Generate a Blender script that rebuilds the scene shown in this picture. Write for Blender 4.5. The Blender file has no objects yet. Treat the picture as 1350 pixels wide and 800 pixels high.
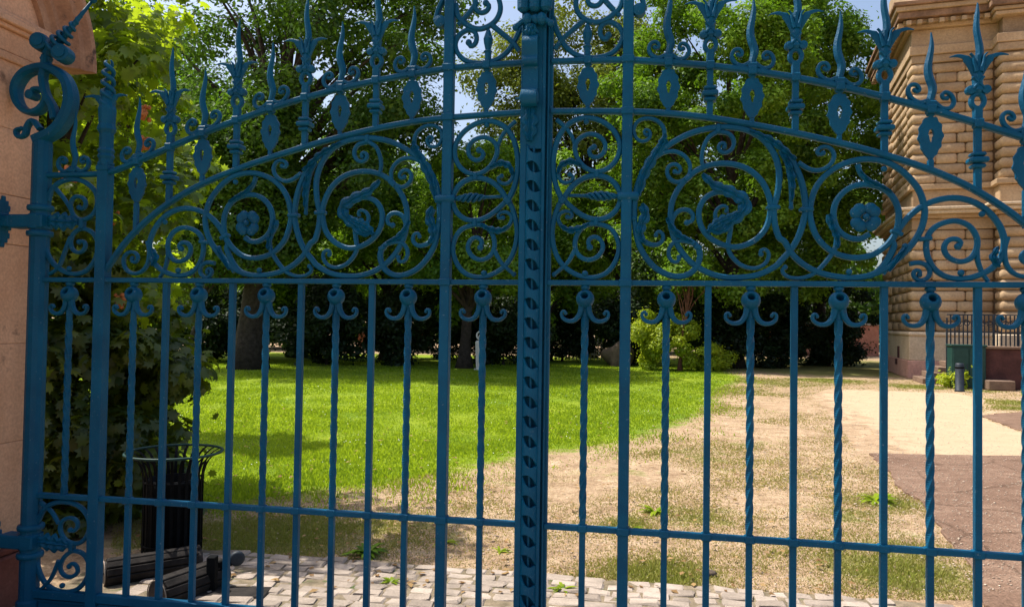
import bpy, math, numpy as np
from mathutils import Matrix, Vector

# ------------------------------------------------------------------ camera, sky, sun, exposure
scene = bpy.context.scene
COL = scene.collection
R = math.radians
CAM_H = 1.63
cam_d = bpy.data.cameras.new('camera')
cam = bpy.data.objects.new('camera', cam_d); COL.objects.link(cam)
cam_d.sensor_width = 36.0
cam_d.lens = 36.0 * 1000 / 1350
cam_d.clip_start = 0.05; cam_d.clip_end = 3000
cam.matrix_world = Matrix.Translation((0, 0, CAM_H)) @ Matrix.Rotation(math.pi/2 + 0.0248, 4, 'X') @ Matrix.Rotation(0.015, 4, 'Z')
scene.camera = cam

SUN_EL = R(61)
SUN_DIR = Vector((-0.93*math.cos(SUN_EL), 0.36*math.cos(SUN_EL), math.sin(SUN_EL))).normalized()   # towards the sun: left and beyond the gate
world = bpy.data.worlds.new('World'); scene.world = world; world.use_nodes = True
nt = world.node_tree; bg = nt.nodes['Background']
sky = nt.nodes.new('ShaderNodeTexSky'); sky.sky_type = 'NISHITA'; sky.sun_disc = False
sky.sun_elevation = SUN_EL
sky.sun_rotation = math.atan2(SUN_DIR.x, SUN_DIR.y)
sky.air_density = 1.0; sky.dust_density = 4.0; sky.ozone_density = 1.0
nt.links.new(sky.outputs[0], bg.inputs[0]); bg.inputs[1].default_value = 0.15
sl = bpy.data.lights.new('sun', 'SUN'); sl.energy = 4.6; sl.angle = R(0.5); sl.color = (1.0, 0.95, 0.86)
sun = bpy.data.objects.new('sun', sl); COL.objects.link(sun)
sun.rotation_euler = SUN_DIR.to_track_quat('Z', 'Y').to_euler()
sun.location = (-20, 20, 40)
scene.view_settings.view_transform = 'Standard'; scene.view_settings.look = 'None'
scene.view_settings.gamma = 1.0; scene.view_settings.use_curve_mapping = False
scene.view_settings.exposure = 0.55
scene.render.engine = 'CYCLES'
scene.cycles.max_bounces = 4; scene.cycles.diffuse_bounces = 3; scene.cycles.glossy_bounces = 2; scene.cycles.transmission_bounces = 2
scene.cycles.caustics_reflective = False; scene.cycles.caustics_refractive = False

# ------------------------------------------------------------------ mesh helpers
class MB:
    """collects shapes, then links them as ONE mesh object"""
    def __init__(s, sg=1): s.v = []; s.f = []; s.n = 0; s.sg = sg
    def add(s, V, F):
        V = np.asarray(V, float).reshape(-1, 3)
        s.v.append(V); s.f.extend([[i + s.n for i in f] for f in F]); s.n += len(V); return s
    def box(s, c, h, ax=None):
        c = np.array(c, float); E = np.eye(3) if ax is None else np.array(ax, float)
        V = [c + E[0]*h[0]*i + E[1]*h[1]*j + E[2]*h[2]*k for i in (-1, 1) for j in (-1, 1) for k in (-1, 1)]
        return s.add(V, [(0,1,3,2), (4,6,7,5), (0,4,5,1), (2,3,7,6), (0,2,6,4), (1,5,7,3)])
    def cbox(s, c, h, ch, ax=None):
        """chamfered box"""
        c = np.array(c, float); h = np.array(h, float); E = np.eye(3) if ax is None else np.array(ax, float)
        ch = min(ch, 0.45*min(h)*2*0.9)
        V = []; idx = {}
        for i in (-1, 1):
            for j in (-1, 1):
                for k in (-1, 1):
                    for a in range(3):
                        d = h - ch; d[a] = h[a]
                        p = d*np.array((i, j, k)); idx[(i, j, k, a)] = len(V); V.append(c + p @ E)
        F = []
        for a in range(3):
            b, d = (a+1) % 3, (a+2) % 3
            for sgn in (-1, 1):
                q = []
                for (x, y) in ((-1, -1), (1, -1), (1, 1), (-1, 1)):
                    t = [0, 0, 0]; t[a] = sgn; t[b] = x; t[d] = y; q.append(idx[(*t, a)])
                F.append(q if sgn > 0 else q[::-1])
            for x in (-1, 1):
                for y in (-1, 1):
                    t0 = [0, 0, 0]; t1 = [0, 0, 0]
                    t0[a] = -1; t1[a] = 1; t0[b] = t1[b] = x; t0[d] = t1[d] = y
                    q = [idx[(*t0, b)], idx[(*t1, b)], idx[(*t1, d)], idx[(*t0, d)]]
                    F.append(q if x*y < 0 else q[::-1])
        for i in (-1, 1):
            for j in (-1, 1):
                for k in (-1, 1):
                    q = [idx[(i, j, k, 0)], idx[(i, j, k, 1)], idx[(i, j, k, 2)]]
                    F.append(q if i*j*k > 0 else q[::-1])
        return s.add(V, F)
    def sweep(s, P, A, B, prof, closed=False, cap=True):
        P = np.asarray(P, float); A = np.asarray(A, float); B = np.asarray(B, float); pr = np.asarray(prof, float)
        N, m = len(P), len(pr)
        V = (P[:, None, :] + pr[None, :, 0:1]*A[:, None, :] + pr[None, :, 1:2]*B[:, None, :]).reshape(-1, 3)
        F = []
        for i in range(N if closed else N-1):
            a = i*m; b = ((i+1) % N)*m
            for j in range(m):
                k = (j+1) % m; F.append((a+j, a+k, b+k, b+j))
        if cap and not closed:
            F.append(tuple(range(m))[::-1]); F.append(tuple((N-1)*m + j for j in range(m)))
        return s.add(V, F)
    def tube(s, P, r, m=8, cap=True):
        """round tube along a 3-D polyline; r scalar or per point"""
        P = np.asarray(P, float); N = len(P); r = np.broadcast_to(np.asarray(r, float), (N,))
        T = np.gradient(P, axis=0); T /= np.linalg.norm(T, axis=1)[:, None] + 1e-9
        ref = np.array((0, 0, 1.)) if abs(T[0, 2]) < .9 else np.array((1., 0, 0))
        A = np.zeros_like(P); B = np.zeros_like(P)
        x = np.cross(ref, T[0]); x /= np.linalg.norm(x)
        for i in range(N):
            x = x - T[i]*(x @ T[i]); x /= np.linalg.norm(x) + 1e-9
            A[i] = x*r[i]; B[i] = np.cross(T[i], x)*r[i]
        a = np.arange(m)*2*math.pi/m
        return s.sweep(P, A, B, np.c_[np.cos(a), np.sin(a)], cap=cap)
    def lathe(s, prof, o=(0, 0, 0), ax=(0, 0, 1), m=12, cap=True):
        """prof: (radius, distance along axis)"""
        o = np.array(o, float); ax = np.array(ax, float); ax /= np.linalg.norm(ax)
        x = np.cross(ax, (0.3, 1, 0.1)); x /= np.linalg.norm(x); y = np.cross(ax, x)
        P = [o + ax*t for r, t in prof]; A = [x*r for r, t in prof]; B = [y*r for r, t in prof]
        a = np.arange(m)*2*math.pi/m
        return s.sweep(P, A, B, np.c_[np.cos(a), np.sin(a)], cap=cap)
    def ball(s, c, r, sc=(1, 1, 1), m=10, n=6):
        c = np.array(c, float); V = []; F = []
        for i in range(n+1):
            t = math.pi*i/n
            for j in range(m):
                a = 2*math.pi*j/m
                V.append(c + r*np.array((math.sin(t)*math.cos(a)*sc[0], math.sin(t)*math.sin(a)*sc[1], math.cos(t)*sc[2])))
        for i in range(n):
            for j in range(m):
                k = (j+1) % m; F.append((i*m+j, (i+1)*m+j, (i+1)*m+k, i*m+k))
        return s.add(V, F)
    def build(s, name, mat, parent=None, smooth=False):
        V = np.concatenate(s.v); F = s.f
        if s.sg < 0: V = V*np.array((-1, 1, 1)); F = [f[::-1] for f in F]
        me = bpy.data.meshes.new(name); me.from_pydata(V.tolist(), [], F)
        if smooth: me.polygons.foreach_set('use_smooth', [True]*len(me.polygons))
        me.materials.append(mat); me.update()
        o = bpy.data.objects.new(name, me); COL.objects.link(o)
        if parent: o.parent = parent
        return o

def np_mesh(name, V, F, mat, parent=None, attrs=None, smooth=False):
    """fast mesh from arrays; attrs: {name: per-vertex float array}"""
    V = np.ascontiguousarray(V, np.float32); F = np.ascontiguousarray(F, np.int32); k = F.shape[1]
    me = bpy.data.meshes.new(name)
    me.vertices.add(len(V)); me.vertices.foreach_set('co', V.ravel())
    me.loops.add(F.size); me.loops.foreach_set('vertex_index', F.ravel())
    me.polygons.add(len(F)); me.polygons.foreach_set('loop_start', np.arange(0, F.size, k, dtype=np.int32))
    me.update(calc_edges=True)
    if smooth: me.polygons.foreach_set('use_smooth', np.ones(len(F), bool))
    for n, a in (attrs or {}).items():
        at = me.attributes.new(n, 'FLOAT', 'POINT'); at.data.foreach_set('value', np.ascontiguousarray(a, np.float32))
    me.materials.append(mat)
    o = bpy.data.objects.new(name, me); COL.objects.link(o)
    if parent: o.parent = parent
    return o

def empty(name, loc, rz=0.0):
    o = bpy.data.objects.new(name, None); COL.objects.link(o); o.location = loc; o.rotation_euler = (0, 0, rz)
    o.empty_display_size = 0.1
    return o
def tag(o, label, cat, group=None):
    o['label'] = label; o['category'] = cat
    if group: o['group'] = group
    return o

def cr(pts, step=0.010, smooth=2):
    """smooth curve through 2-D or 3-D points, evenly resampled"""
    P = [np.array(pts[0], float)]
    for p in pts[1:]:
        p = np.array(p, float)
        if np.linalg.norm(p - P[-1]) > 0.011: P.append(p)
    P = np.array(P)
    Q = np.vstack([2*P[0]-P[1], P, 2*P[-1]-P[-2]])
    out = []
    for i in range(1, len(Q)-2):
        L = np.linalg.norm(Q[i+1]-Q[i]); n = max(2, int(L/(step*0.5)))
        t = (np.arange(n)/n)[:, None]
        a, b, c, d = Q[i-1], Q[i], Q[i+1], Q[i+2]
        out.append(0.5*((2*b) + (c-a)*t + (2*a-5*b+4*c-d)*t**2 + (-a+3*b-3*c+d)*t**3))
    out.append(P[-1:]); C = np.vstack(out)
    for _ in range(smooth*3):
        D = C.copy(); D[1:-1] = (C[:-2] + 2*C[1:-1] + C[2:])/4; C = D
    s = np.r_[0, np.cumsum(np.linalg.norm(np.diff(C, axis=0), axis=1))]
    n = max(3, int(s[-1]/step)+1); x = np.linspace(0, s[-1], n)
    return np.stack([np.interp(x, s, C[:, i]) for i in range(C.shape[1])], 1)

# ------------------------------------------------------------------ materials
def new_mat(name):
    m = bpy.data.materials.new(name); m.use_nodes = True; n = m.node_tree.nodes
    return m, n, m.node_tree.links, n['Principled BSDF']
def N(nodes, kind, **kw):
    x = nodes.new(kind)
    for k, v in kw.items():
        if k in ('operation', 'blend_type', 'data_type', 'attribute_name', 'feature', 'noise_dimensions', 'distance'): setattr(x, k, v)
        else: x.inputs[k].default_value = v
    return x
def ramp(nodes, stops):
    r = nodes.new('ShaderNodeValToRGB'); e = r.color_ramp.elements
    while len(e) < len(stops): e.new(0.5)
    for el, (p, c) in zip(e, stops): el.position = p; el.color = (*c, 1)
    return r
def coords(nodes, links, world_space=False):
    if world_space: return nodes.new('ShaderNodeNewGeometry').outputs['Position']
    return nodes.new('ShaderNodeTexCoord').outputs['Object']
def noise(nodes, links, co, scale, detail=4, rough=0.55):
    n = nodes.new('ShaderNodeTexNoise'); n.inputs['Scale'].default_value = scale
    n.inputs['Detail'].default_value = detail; n.inputs['Roughness'].default_value = rough
    links.new(co, n.inputs['Vector']); return n
def mixc(nodes, links, fac, a, b, mode='MIX'):
    m = nodes.new('ShaderNodeMix'); m.data_type = 'RGBA'; m.blend_type = mode
    for sock, val in ((m.inputs['Factor'], fac), (m.inputs['A'], a), (m.inputs['B'], b)):
        pass
    ins = [m.inputs[0], m.inputs[6], m.inputs[7]]
    for sock, val in zip(ins, (fac, a, b)):
        if isinstance(val, (int, float)): sock.default_value = val
        elif isinstance(val, tuple): sock.default_value = (*val, 1)
        else: links.new(val, sock)
    return m.outputs[2]
def math_n(nodes, links, op, a, b=0.0, clamp=False):
    m = nodes.new('ShaderNodeMath'); m.operation = op; m.use_clamp = clamp
    for s, v in ((m.inputs[0], a), (m.inputs[1], b)):
        if isinstance(v, (int, float)): s.default_value = v
        else: links.new(v, s)
    return m.outputs[0]
def bump(nodes, links, h, strength, dist, bsdf):
    b = nodes.new('ShaderNodeBump'); b.inputs['Strength'].default_value = strength; b.inputs['Distance'].default_value = dist
    links.new(h, b.inputs['Height']); links.new(b.outputs[0], bsdf.inputs['Normal'])

def surface_mat(name, c0, c1, scale=6.0, rough=0.8, bump_s=0.3, bump_d=0.01, fine=60.0, spots=None, world_space=False, spec=0.3, metallic=0.0):
    """two-tone mottled surface with fine relief and optional stains"""
    m, n, l, b = new_mat(name)
    co = coords(n, l, world_space)
    a = noise(n, l, co, scale, 5); f = noise(n, l, co, fine, 3)
    r = ramp(n, [(0.32, c0), (0.68, c1)]); l.new(a.outputs[0], r.inputs[0])
    c = r.outputs[0]
    g = ramp(n, [(0.3, (0.72, 0.72, 0.72)), (0.7, (1.12, 1.12, 1.12))]); l.new(f.outputs[0], g.inputs[0])
    c = mixc(n, l, 0.7, c, g.outputs[0], 'MULTIPLY')
    if spots:
        sc, th, colr = spots
        s = noise(n, l, co, sc, 6, 0.65); rr = ramp(n, [(th, (0, 0, 0)), (th+0.10, (1, 1, 1))]); l.new(s.outputs[0], rr.inputs[0])
        c = mixc(n, l, rr.outputs[0], c, colr)
    l.new(c, b.inputs['Base Color']); b.inputs['Roughness'].default_value = rough
    b.inputs['Specular IOR Level'].default_value = spec; b.inputs['Metallic'].default_value = metallic
    h = math_n(n, l, 'ADD', a.outputs[0], math_n(n, l, 'MULTIPLY', f.outputs[0], 0.6))
    bump(n, l, h, bump_s, bump_d, b)
    return m

def paint_mat():
    """old blue gate paint over iron: uneven sheen, dust, a few worn spots"""
    m, n, l, b = new_mat('blue_paint')
    co = coords(n, l, True)
    a = noise(n, l, co, 5, 5); f = noise(n, l, co, 140, 3, 0.6); d = noise(n, l, co, 38, 6, 0.7)
    r = ramp(n, [(0.3, (0.0002, 0.056, 0.122)), (0.7, (0.0003, 0.083, 0.168))]); l.new(a.outputs[0], r.inputs[0])
    dust = ramp(n, [(0.55, (0, 0, 0)), (0.78, (1, 1, 1))]); l.new(d.outputs[0], dust.inputs[0])
    c = mixc(n, l, math_n(n, l, 'MULTIPLY', dust.outputs[0], 0.35), r.outputs[0], (0.006, 0.105, 0.17))
    chip = ramp(n, [(0.665, (0, 0, 0)), (0.70, (1, 1, 1))]); ch = noise(n, l, co, 75, 5, 0.6); l.new(ch.outputs[0], chip.inputs[0])
    c = mixc(n, l, math_n(n, l, 'MULTIPLY', chip.outputs[0], 0.6), c, (0.14, 0.22, 0.28))
    rust = ramp(n, [(0.66, (0, 0, 0)), (0.72, (1, 1, 1))]); ru = noise(n, l, co, 11, 7, 0.72); l.new(ru.outputs[0], rust.inputs[0])
    c = mixc(n, l, math_n(n, l, 'MULTIPLY', rust.outputs[0], 0.45), c, (0.035, 0.03, 0.028))
    l.new(c, b.inputs['Base Color'])
    rr = ramp(n, [(0.3, (0.36, 0.36, 0.36)), (0.7, (0.58, 0.58, 0.58))]); l.new(d.outputs[0], rr.inputs[0]); l.new(rr.outputs[0], b.inputs['Roughness'])
    b.inputs['Specular IOR Level'].default_value = 0.16
    h = math_n(n, l, 'ADD', math_n(n, l, 'MULTIPLY', f.outputs[0], 0.4), d.outputs[0])
    bump(n, l, h, 0.6, 0.006, b)
    return m

def leaf_mat(name, c0, c1, trans=0.45, tcol=(0.35, 0.45, 0.03), gloss=0.015):
    m, n, l, b = new_mat(name)
    out = n['Material Output']; n.remove(b)
    at = N(n, 'ShaderNodeAttribute', attribute_name='tint')
    c = mixc(n, l, at.outputs['Fac'], c0, c1)
    df = n.new('ShaderNodeBsdfDiffuse'); l.new(c, df.inputs['Color'])
    tr = n.new('ShaderNodeBsdfTranslucent'); tc = mixc(n, l, at.outputs['Fac'], tuple(x*0.75 for x in tcol), tcol); l.new(tc, tr.inputs['Color'])
    mx = n.new('ShaderNodeMixShader'); mx.inputs[0].default_value = trans
    l.new(df.outputs[0], mx.inputs[1]); l.new(tr.outputs[0], mx.inputs[2])
    gl = n.new('ShaderNodeBsdfGlossy'); gl.inputs['Roughness'].default_value = 0.45; gl.inputs['Color'].default_value = (1, 1, 1, 1)
    m2 = n.new('ShaderNodeMixShader'); m2.inputs[0].default_value = gloss
    l.new(mx.outputs[0], m2.inputs[1]); l.new(gl.outputs[0], m2.inputs[2]); l.new(m2.outputs[0], out.inputs['Surface'])
    return m

M = {}
M['paint'] = paint_mat()
M['bark'] = surface_mat('bark', (0.022, 0.016, 0.012), (0.06, 0.045, 0.034), 9, 0.95, 0.8, 0.03, 40)
M['redbark'] = surface_mat('red_bark', (0.10, 0.04, 0.025), (0.2, 0.09, 0.055), 9, 0.95, 0.6, 0.02, 40)
M['sandstone'] = surface_mat('pier_sandstone', (0.56, 0.32, 0.19), (0.68, 0.42, 0.27), 2.2, 0.9, 0.35, 0.006, 70, (6, 0.62, (0.22, 0.13, 0.085)), True)
M['sandstone_dark'] = surface_mat('weathered_sandstone', (0.30, 0.16, 0.095), (0.46, 0.27, 0.165), 5.0, 0.92, 0.45, 0.008, 60, (9, 0.58, (0.08, 0.05, 0.04)), True)
M['redstone'] = surface_mat('red_plinth_stone', (0.16, 0.05, 0.035), (0.26, 0.10, 0.07), 5.0, 0.9, 0.45, 0.008, 60, None, True)
M['wall_stone'] = surface_mat('ochre_ashlar', (0.35, 0.235, 0.135), (0.49, 0.35, 0.215), 1.1, 0.92, 0.5, 0.02, 18, (1.6, 0.64, (0.26, 0.15, 0.085)), True)
M['wall_joint'] = surface_mat('ashlar_joint', (0.24, 0.16, 0.09), (0.33, 0.23, 0.14), 1.5, 0.95, 0.3, 0.01, 20, None, True)
M['wall_cream'] = surface_mat('cream_base_stone', (0.55, 0.42, 0.28), (0.66, 0.53, 0.37), 1.2, 0.9, 0.3, 0.01, 18, (2.2, 0.66, (0.36, 0.25, 0.16)), True)
M['wall_pink'] = surface_mat('pink_plinth_stone', (0.50, 0.26, 0.20), (0.60, 0.35, 0.27), 1.4, 0.9, 0.3, 0.01, 18, (2.5, 0.62, (0.32, 0.19, 0.13)), True)
M['wall_stain'] = surface_mat('stained_cornice_stone', (0.12, 0.07, 0.045), (0.34, 0.2, 0.12), 2.2, 0.95, 0.4, 0.02, 18, None, True)
M['step'] = surface_mat('step_stone', (0.14, 0.09, 0.065), (0.24, 0.16, 0.11), 2.5, 0.9, 0.3, 0.01, 25, None, True)
M['redwall'] = surface_mat('dark_red_masonry', (0.055, 0.022, 0.02), (0.10, 0.04, 0.035), 3, 0.9, 0.4, 0.01, 25, None, True)
M['cobble'] = surface_mat('pale_sett', (0.25, 0.205, 0.165), (0.42, 0.345, 0.285), 5, 0.85, 0.6, 0.008, 90, (16, 0.64, (0.24, 0.2, 0.16)), True)
M['bed'] = surface_mat('sandy_joint', (0.13, 0.105, 0.065), (0.27, 0.21, 0.14), 14, 0.98, 0.7, 0.01, 120, (9, 0.58, (0.07, 0.10, 0.03)), True)
M['asphalt'] = surface_mat('old_brown_asphalt', (0.135, 0.080, 0.052), (0.21, 0.132, 0.088), 0.8, 0.95, 1.0, 0.02, 20, (5.5, 0.55, (0.30, 0.20, 0.14)), True)
M['concrete'] = surface_mat('beige_concrete', (0.44, 0.31, 0.185), (0.53, 0.39, 0.24), 0.9, 0.92, 0.3, 0.006, 45, (5, 0.70, (0.36, 0.27, 0.17)), True)
M['black_metal'] = surface_mat('black_painted_metal', (0.003, 0.0035, 0.004), (0.007, 0.008, 0.009), 12, 0.7, 0.2, 0.003, 80, spec=0.08)
M['green_metal'] = surface_mat('dark_green_metal', (0.01, 0.045, 0.04), (0.016, 0.06, 0.05), 12, 0.5, 0.2, 0.003, 80)
M['grey_metal'] = surface_mat('slate_blue_metal', (0.016, 0.024, 0.034), (0.03, 0.04, 0.055), 12, 0.55, 0.2, 0.003, 80)
M['old_wood'] = surface_mat('old_dark_wood', (0.014, 0.012, 0.011), (0.04, 0.034, 0.03), 14, 0.85, 0.5, 0.006, 90, spec=0.15)
M['cut_wood'] = surface_mat('log_end_wood', (0.025, 0.02, 0.018), (0.055, 0.045, 0.04), 20, 0.85, 0.5, 0.006, 110)
M['pale_stone'] = surface_mat('pale_post_stone', (0.6, 0.57, 0.52), (0.75, 0.72, 0.67), 5, 0.8, 0.2, 0.006, 60)
M['boulder'] = surface_mat('grey_brown_rock', (0.08, 0.06, 0.045), (0.16, 0.12, 0.09), 3, 0.95, 0.6, 0.04, 25)
M['brick_far'] = surface_mat('far_brick', (0.42, 0.17, 0.11), (0.55, 0.26, 0.18), 3, 0.9, 0.3, 0.01, 25)
M['pebble'] = surface_mat('pebble', (0.40, 0.30, 0.22), (0.68, 0.56, 0.44), 25, 0.9, 0.1, 0.002, 90, None, True)
M['white_paint'] = surface_mat('white_paint', (0.72, 0.71, 0.68), (0.8, 0.79, 0.77), 5, 0.6, 0.1, 0.003, 60)
M['leaf_oak'] = leaf_mat('oak_leaf', (0.022, 0.06, 0.010), (0.10, 0.175, 0.02), 0.36, (0.15, 0.30, 0.018))
M['leaf_lime'] = leaf_mat('lime_leaf', (0.042, 0.115, 0.009), (0.20, 0.33, 0.02), 0.42, (0.27, 0.48, 0.018))
M['leaf_maple'] = leaf_mat('maple_leaf', (0.030, 0.090, 0.008), (0.19, 0.31, 0.022), 0.36, (0.22, 0.42, 0.016))
M['leaf_olive'] = leaf_mat('olive_leaf', (0.055, 0.095, 0.014), (0.17, 0.21, 0.028), 0.34, (0.28, 0.34, 0.03))
M['leaf_yellow'] = leaf_mat('yellow_green_leaf', (0.22, 0.33, 0.015), (0.42, 0.46, 0.03), 0.5, (0.6, 0.7, 0.03))
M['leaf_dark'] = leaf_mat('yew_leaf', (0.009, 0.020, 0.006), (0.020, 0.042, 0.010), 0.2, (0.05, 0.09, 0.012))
M['leaf_near'] = leaf_mat('sycamore_leaf', (0.045, 0.09, 0.012), (0.13, 0.20, 0.02), 0.58, (0.50, 0.66, 0.02), 0.03)
M['grass'] = leaf_mat('lawn_blade', (0.14, 0.245, 0.008), (0.32, 0.40, 0.03), 0.5, (0.42, 0.56, 0.02), 0.01)
M['weed'] = leaf_mat('dry_turf_blade', (0.24, 0.28, 0.04), (0.46, 0.35, 0.18), 0.4, (0.40, 0.38, 0.08), 0.01)
M['seed'] = surface_mat('rust_seed', (0.34, 0.10, 0.03), (0.5, 0.2, 0.06), 30, 0.9, 0.4, 0.01, 90)

def ground_mat():
    m, n, l, b = new_mat('ground_soil_and_turf')
    co = coords(n, l, True)
    big = noise(n, l, co, 0.55, 5); mid = noise(n, l, co, 3.2, 6, 0.65); fine = noise(n, l, co, 17, 6, 0.75); grit = noise(n, l, co, 75, 4, 0.75)
    dry = ramp(n, [(0.35, (0.17, 0.11, 0.065)), (0.46, (0.36, 0.25, 0.155)), (0.55, (0.48, 0.35, 0.23)), (0.66, (0.66, 0.52, 0.39))])
    l.new(math_n(n, l, 'ADD', math_n(n, l, 'MULTIPLY', mid.outputs[0], 0.5), math_n(n, l, 'MULTIPLY', fine.outputs[0], 0.5)), dry.inputs[0])
    gr = ramp(n, [(0.35, (0.5, 0.48, 0.45)), (0.65, (1.35, 1.33, 1.3))]); l.new(grit.outputs[0], gr.inputs[0])
    dryc = mixc(n, l, 0.8, dry.outputs[0], gr.outputs[0], 'MULTIPLY')
    moss = ramp(n, [(0.35, (0.10, 0.12, 0.02)), (0.65, (0.26, 0.25, 0.06))]); l.new(fine.outputs[0], moss.inputs[0])
    at = N(n, 'ShaderNodeAttribute', attribute_name='weed')
    wf = math_n(n, l, 'ADD', at.outputs['Fac'], math_n(n, l, 'MULTIPLY', math_n(n, l, 'SUBTRACT', mid.outputs[0], 0.5), 2.6))
    wr = ramp(n, [(0.45, (0, 0, 0)), (0.85, (1, 1, 1))]); l.new(wf, wr.inputs[0])
    c = mixc(n, l, math_n(n, l, 'MULTIPLY', wr.outputs[0], 0.85), dryc, moss.outputs[0])
    turf = ramp(n, [(0.36, (0.10, 0.18, 0.008)), (0.64, (0.25, 0.31, 0.02))]); l.new(math_n(n, l, 'ADD', math_n(n, l, 'MULTIPLY', big.outputs[0], 0.6), math_n(n, l, 'MULTIPLY', fine.outputs[0], 0.4)), turf.inputs[0])
    at2 = N(n, 'ShaderNodeAttribute', attribute_name='lawn')
    lf = math_n(n, l, 'ADD', at2.outputs['Fac'], math_n(n, l, 'MULTIPLY', math_n(n, l, 'SUBTRACT', mid.outputs[0], 0.5), 0.9))
    lr = ramp(n, [(0.40, (0, 0, 0)), (0.62, (1, 1, 1))]); l.new(lf, lr.inputs[0])
    c = mixc(n, l, lr.outputs[0], c, turf.outputs[0])
    sand = ramp(n, [(0.25, (0.43, 0.305, 0.19)), (0.75, (0.56, 0.42, 0.28))]); l.new(math_n(n, l, 'ADD', math_n(n, l, 'MULTIPLY', mid.outputs[0], 0.6), math_n(n, l, 'MULTIPLY', grit.outputs[0], 0.4)), sand.inputs[0])
    at3 = N(n, 'ShaderNodeAttribute', attribute_name='sand')
    sf = math_n(n, l, 'ADD', at3.outputs['Fac'], math_n(n, l, 'MULTIPLY', math_n(n, l, 'SUBTRACT', mid.outputs[0], 0.5), 1.2))
    sr = ramp(n, [(0.35, (0, 0, 0)), (0.75, (1, 1, 1))]); l.new(sf, sr.inputs[0])
    c = mixc(n, l, sr.outputs[0], c, sand.outputs[0])
    l.new(c, b.inputs['Base Color']); b.inputs['Roughness'].default_value = 0.97; b.inputs['Specular IOR Level'].default_value = 0.15
    bump(n, l, math_n(n, l, 'ADD', fine.outputs[0], math_n(n, l, 'MULTIPLY', grit.outputs[0], 0.5)), 1.0, 0.02, b)
    return m
M['ground'] = ground_mat()
def vary_by_object(m, amt):
    n = m.node_tree.nodes; l = m.node_tree.links; b = n['Principled BSDF']; src = b.inputs['Base Color'].links[0].from_socket
    oi = n.new('ShaderNodeObjectInfo'); r = ramp(n, [(0, (1-amt, 1-amt*1.05, 1-amt*1.1)), (1, (1+amt, 1+amt, 1+amt))]); l.new(oi.outputs['Random'], r.inputs[0])
    l.new(mixc(n, l, 1.0, src, r.outputs[0], 'MULTIPLY'), b.inputs['Base Color'])
vary_by_object(M['wall_stone'], 0.16); vary_by_object(M['cobble'], 0.22); vary_by_object(M['sandstone'], 0.05)
def asphalt_mat():
    m, n, l, b = new_mat('old_brown_asphalt'); co = coords(n, l, True)
    big = noise(n, l, co, 0.9, 5, 0.6); mid = noise(n, l, co, 7, 6, 0.7); fine = noise(n, l, co, 55, 4, 0.75)
    r = ramp(n, [(0.3, (0.125, 0.074, 0.050)), (0.5, (0.195, 0.123, 0.086)), (0.7, (0.30, 0.208, 0.15))])
    l.new(math_n(n, l, 'ADD', math_n(n, l, 'MULTIPLY', big.outputs[0], 0.45), math_n(n, l, 'MULTIPLY', mid.outputs[0], 0.55)), r.inputs[0])
    g = ramp(n, [(0.36, (0.45, 0.44, 0.42)), (0.64, (1.45, 1.42, 1.4))]); l.new(fine.outputs[0], g.inputs[0])
    c = mixc(n, l, 0.85, r.outputs[0], g.outputs[0], 'MULTIPLY')
    v = n.new('ShaderNodeTexVoronoi'); v.feature = 'DISTANCE_TO_EDGE'; v.inputs['Scale'].default_value = 1.1
    wob = mixc(n, l, 0.12, co, mid.outputs[1]); l.new(wob, v.inputs['Vector'])
    cr_ = ramp(n, [(0.0, (0.35, 0.33, 0.3)), (0.018, (1, 1, 1))]); l.new(v.outputs['Distance'], cr_.inputs[0])
    c = mixc(n, l, 0.7, c, cr_.outputs[0], 'MULTIPLY')
    l.new(c, b.inputs['Base Color']); b.inputs['Roughness'].default_value = 0.95; b.inputs['Specular IOR Level'].default_value = 0.2
    bump(n, l, math_n(n, l, 'ADD', fine.outputs[0], mid.outputs[0]), 0.8, 0.012, b); return m
M['asphalt'] = asphalt_mat()
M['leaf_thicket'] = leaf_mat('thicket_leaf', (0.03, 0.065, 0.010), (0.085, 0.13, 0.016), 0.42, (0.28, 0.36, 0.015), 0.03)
M['litter'] = leaf_mat('fallen_leaf', (0.16, 0.085, 0.035), (0.40, 0.26, 0.11), 0.2, (0.3, 0.2, 0.08), 0.02)

# ------------------------------------------------------------------ ground
rng = np.random.default_rng(7)
LAWN = np.array([(-3.9,5.8),(-2.69,6.1),(-1.91,6.7),(-1.28,7.25),(-0.88,7.65),(-0.27,8.3),(0.25,8.96),(0.83,9.42),(1.87,10.59),(2.77,11.97),
                 (3.65,13.72),(4.55,16.19),(5.48,19.03),(6.91,22.22),(7.65,24.22),(8.2,36),(-30,36),(-30,6.0)])
def inside(P, poly):
    x, y = P[:, 0], P[:, 1]; r = np.zeros(len(P), bool); j = len(poly)-1
    for i in range(len(poly)):
        xi, yi = poly[i]; xj, yj = poly[j]
        if yi != yj:
            r ^= ((yi > y) != (yj > y)) & (x < (xj-xi)*(y-yi)/(yj-yi)+xi)
        j = i
    return r
def sdist(P, poly):
    d = np.full(len(P), 1e9); n = len(poly)
    for i in range(n):
        a = poly[i]; b = poly[(i+1) % n]; ab = b-a
        t = np.clip(((P-a) @ ab)/(ab @ ab), 0, 1)
        d = np.minimum(d, np.linalg.norm(P-(a+t[:, None]*ab), axis=1))
    return np.where(inside(P, poly), d, -d)
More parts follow.
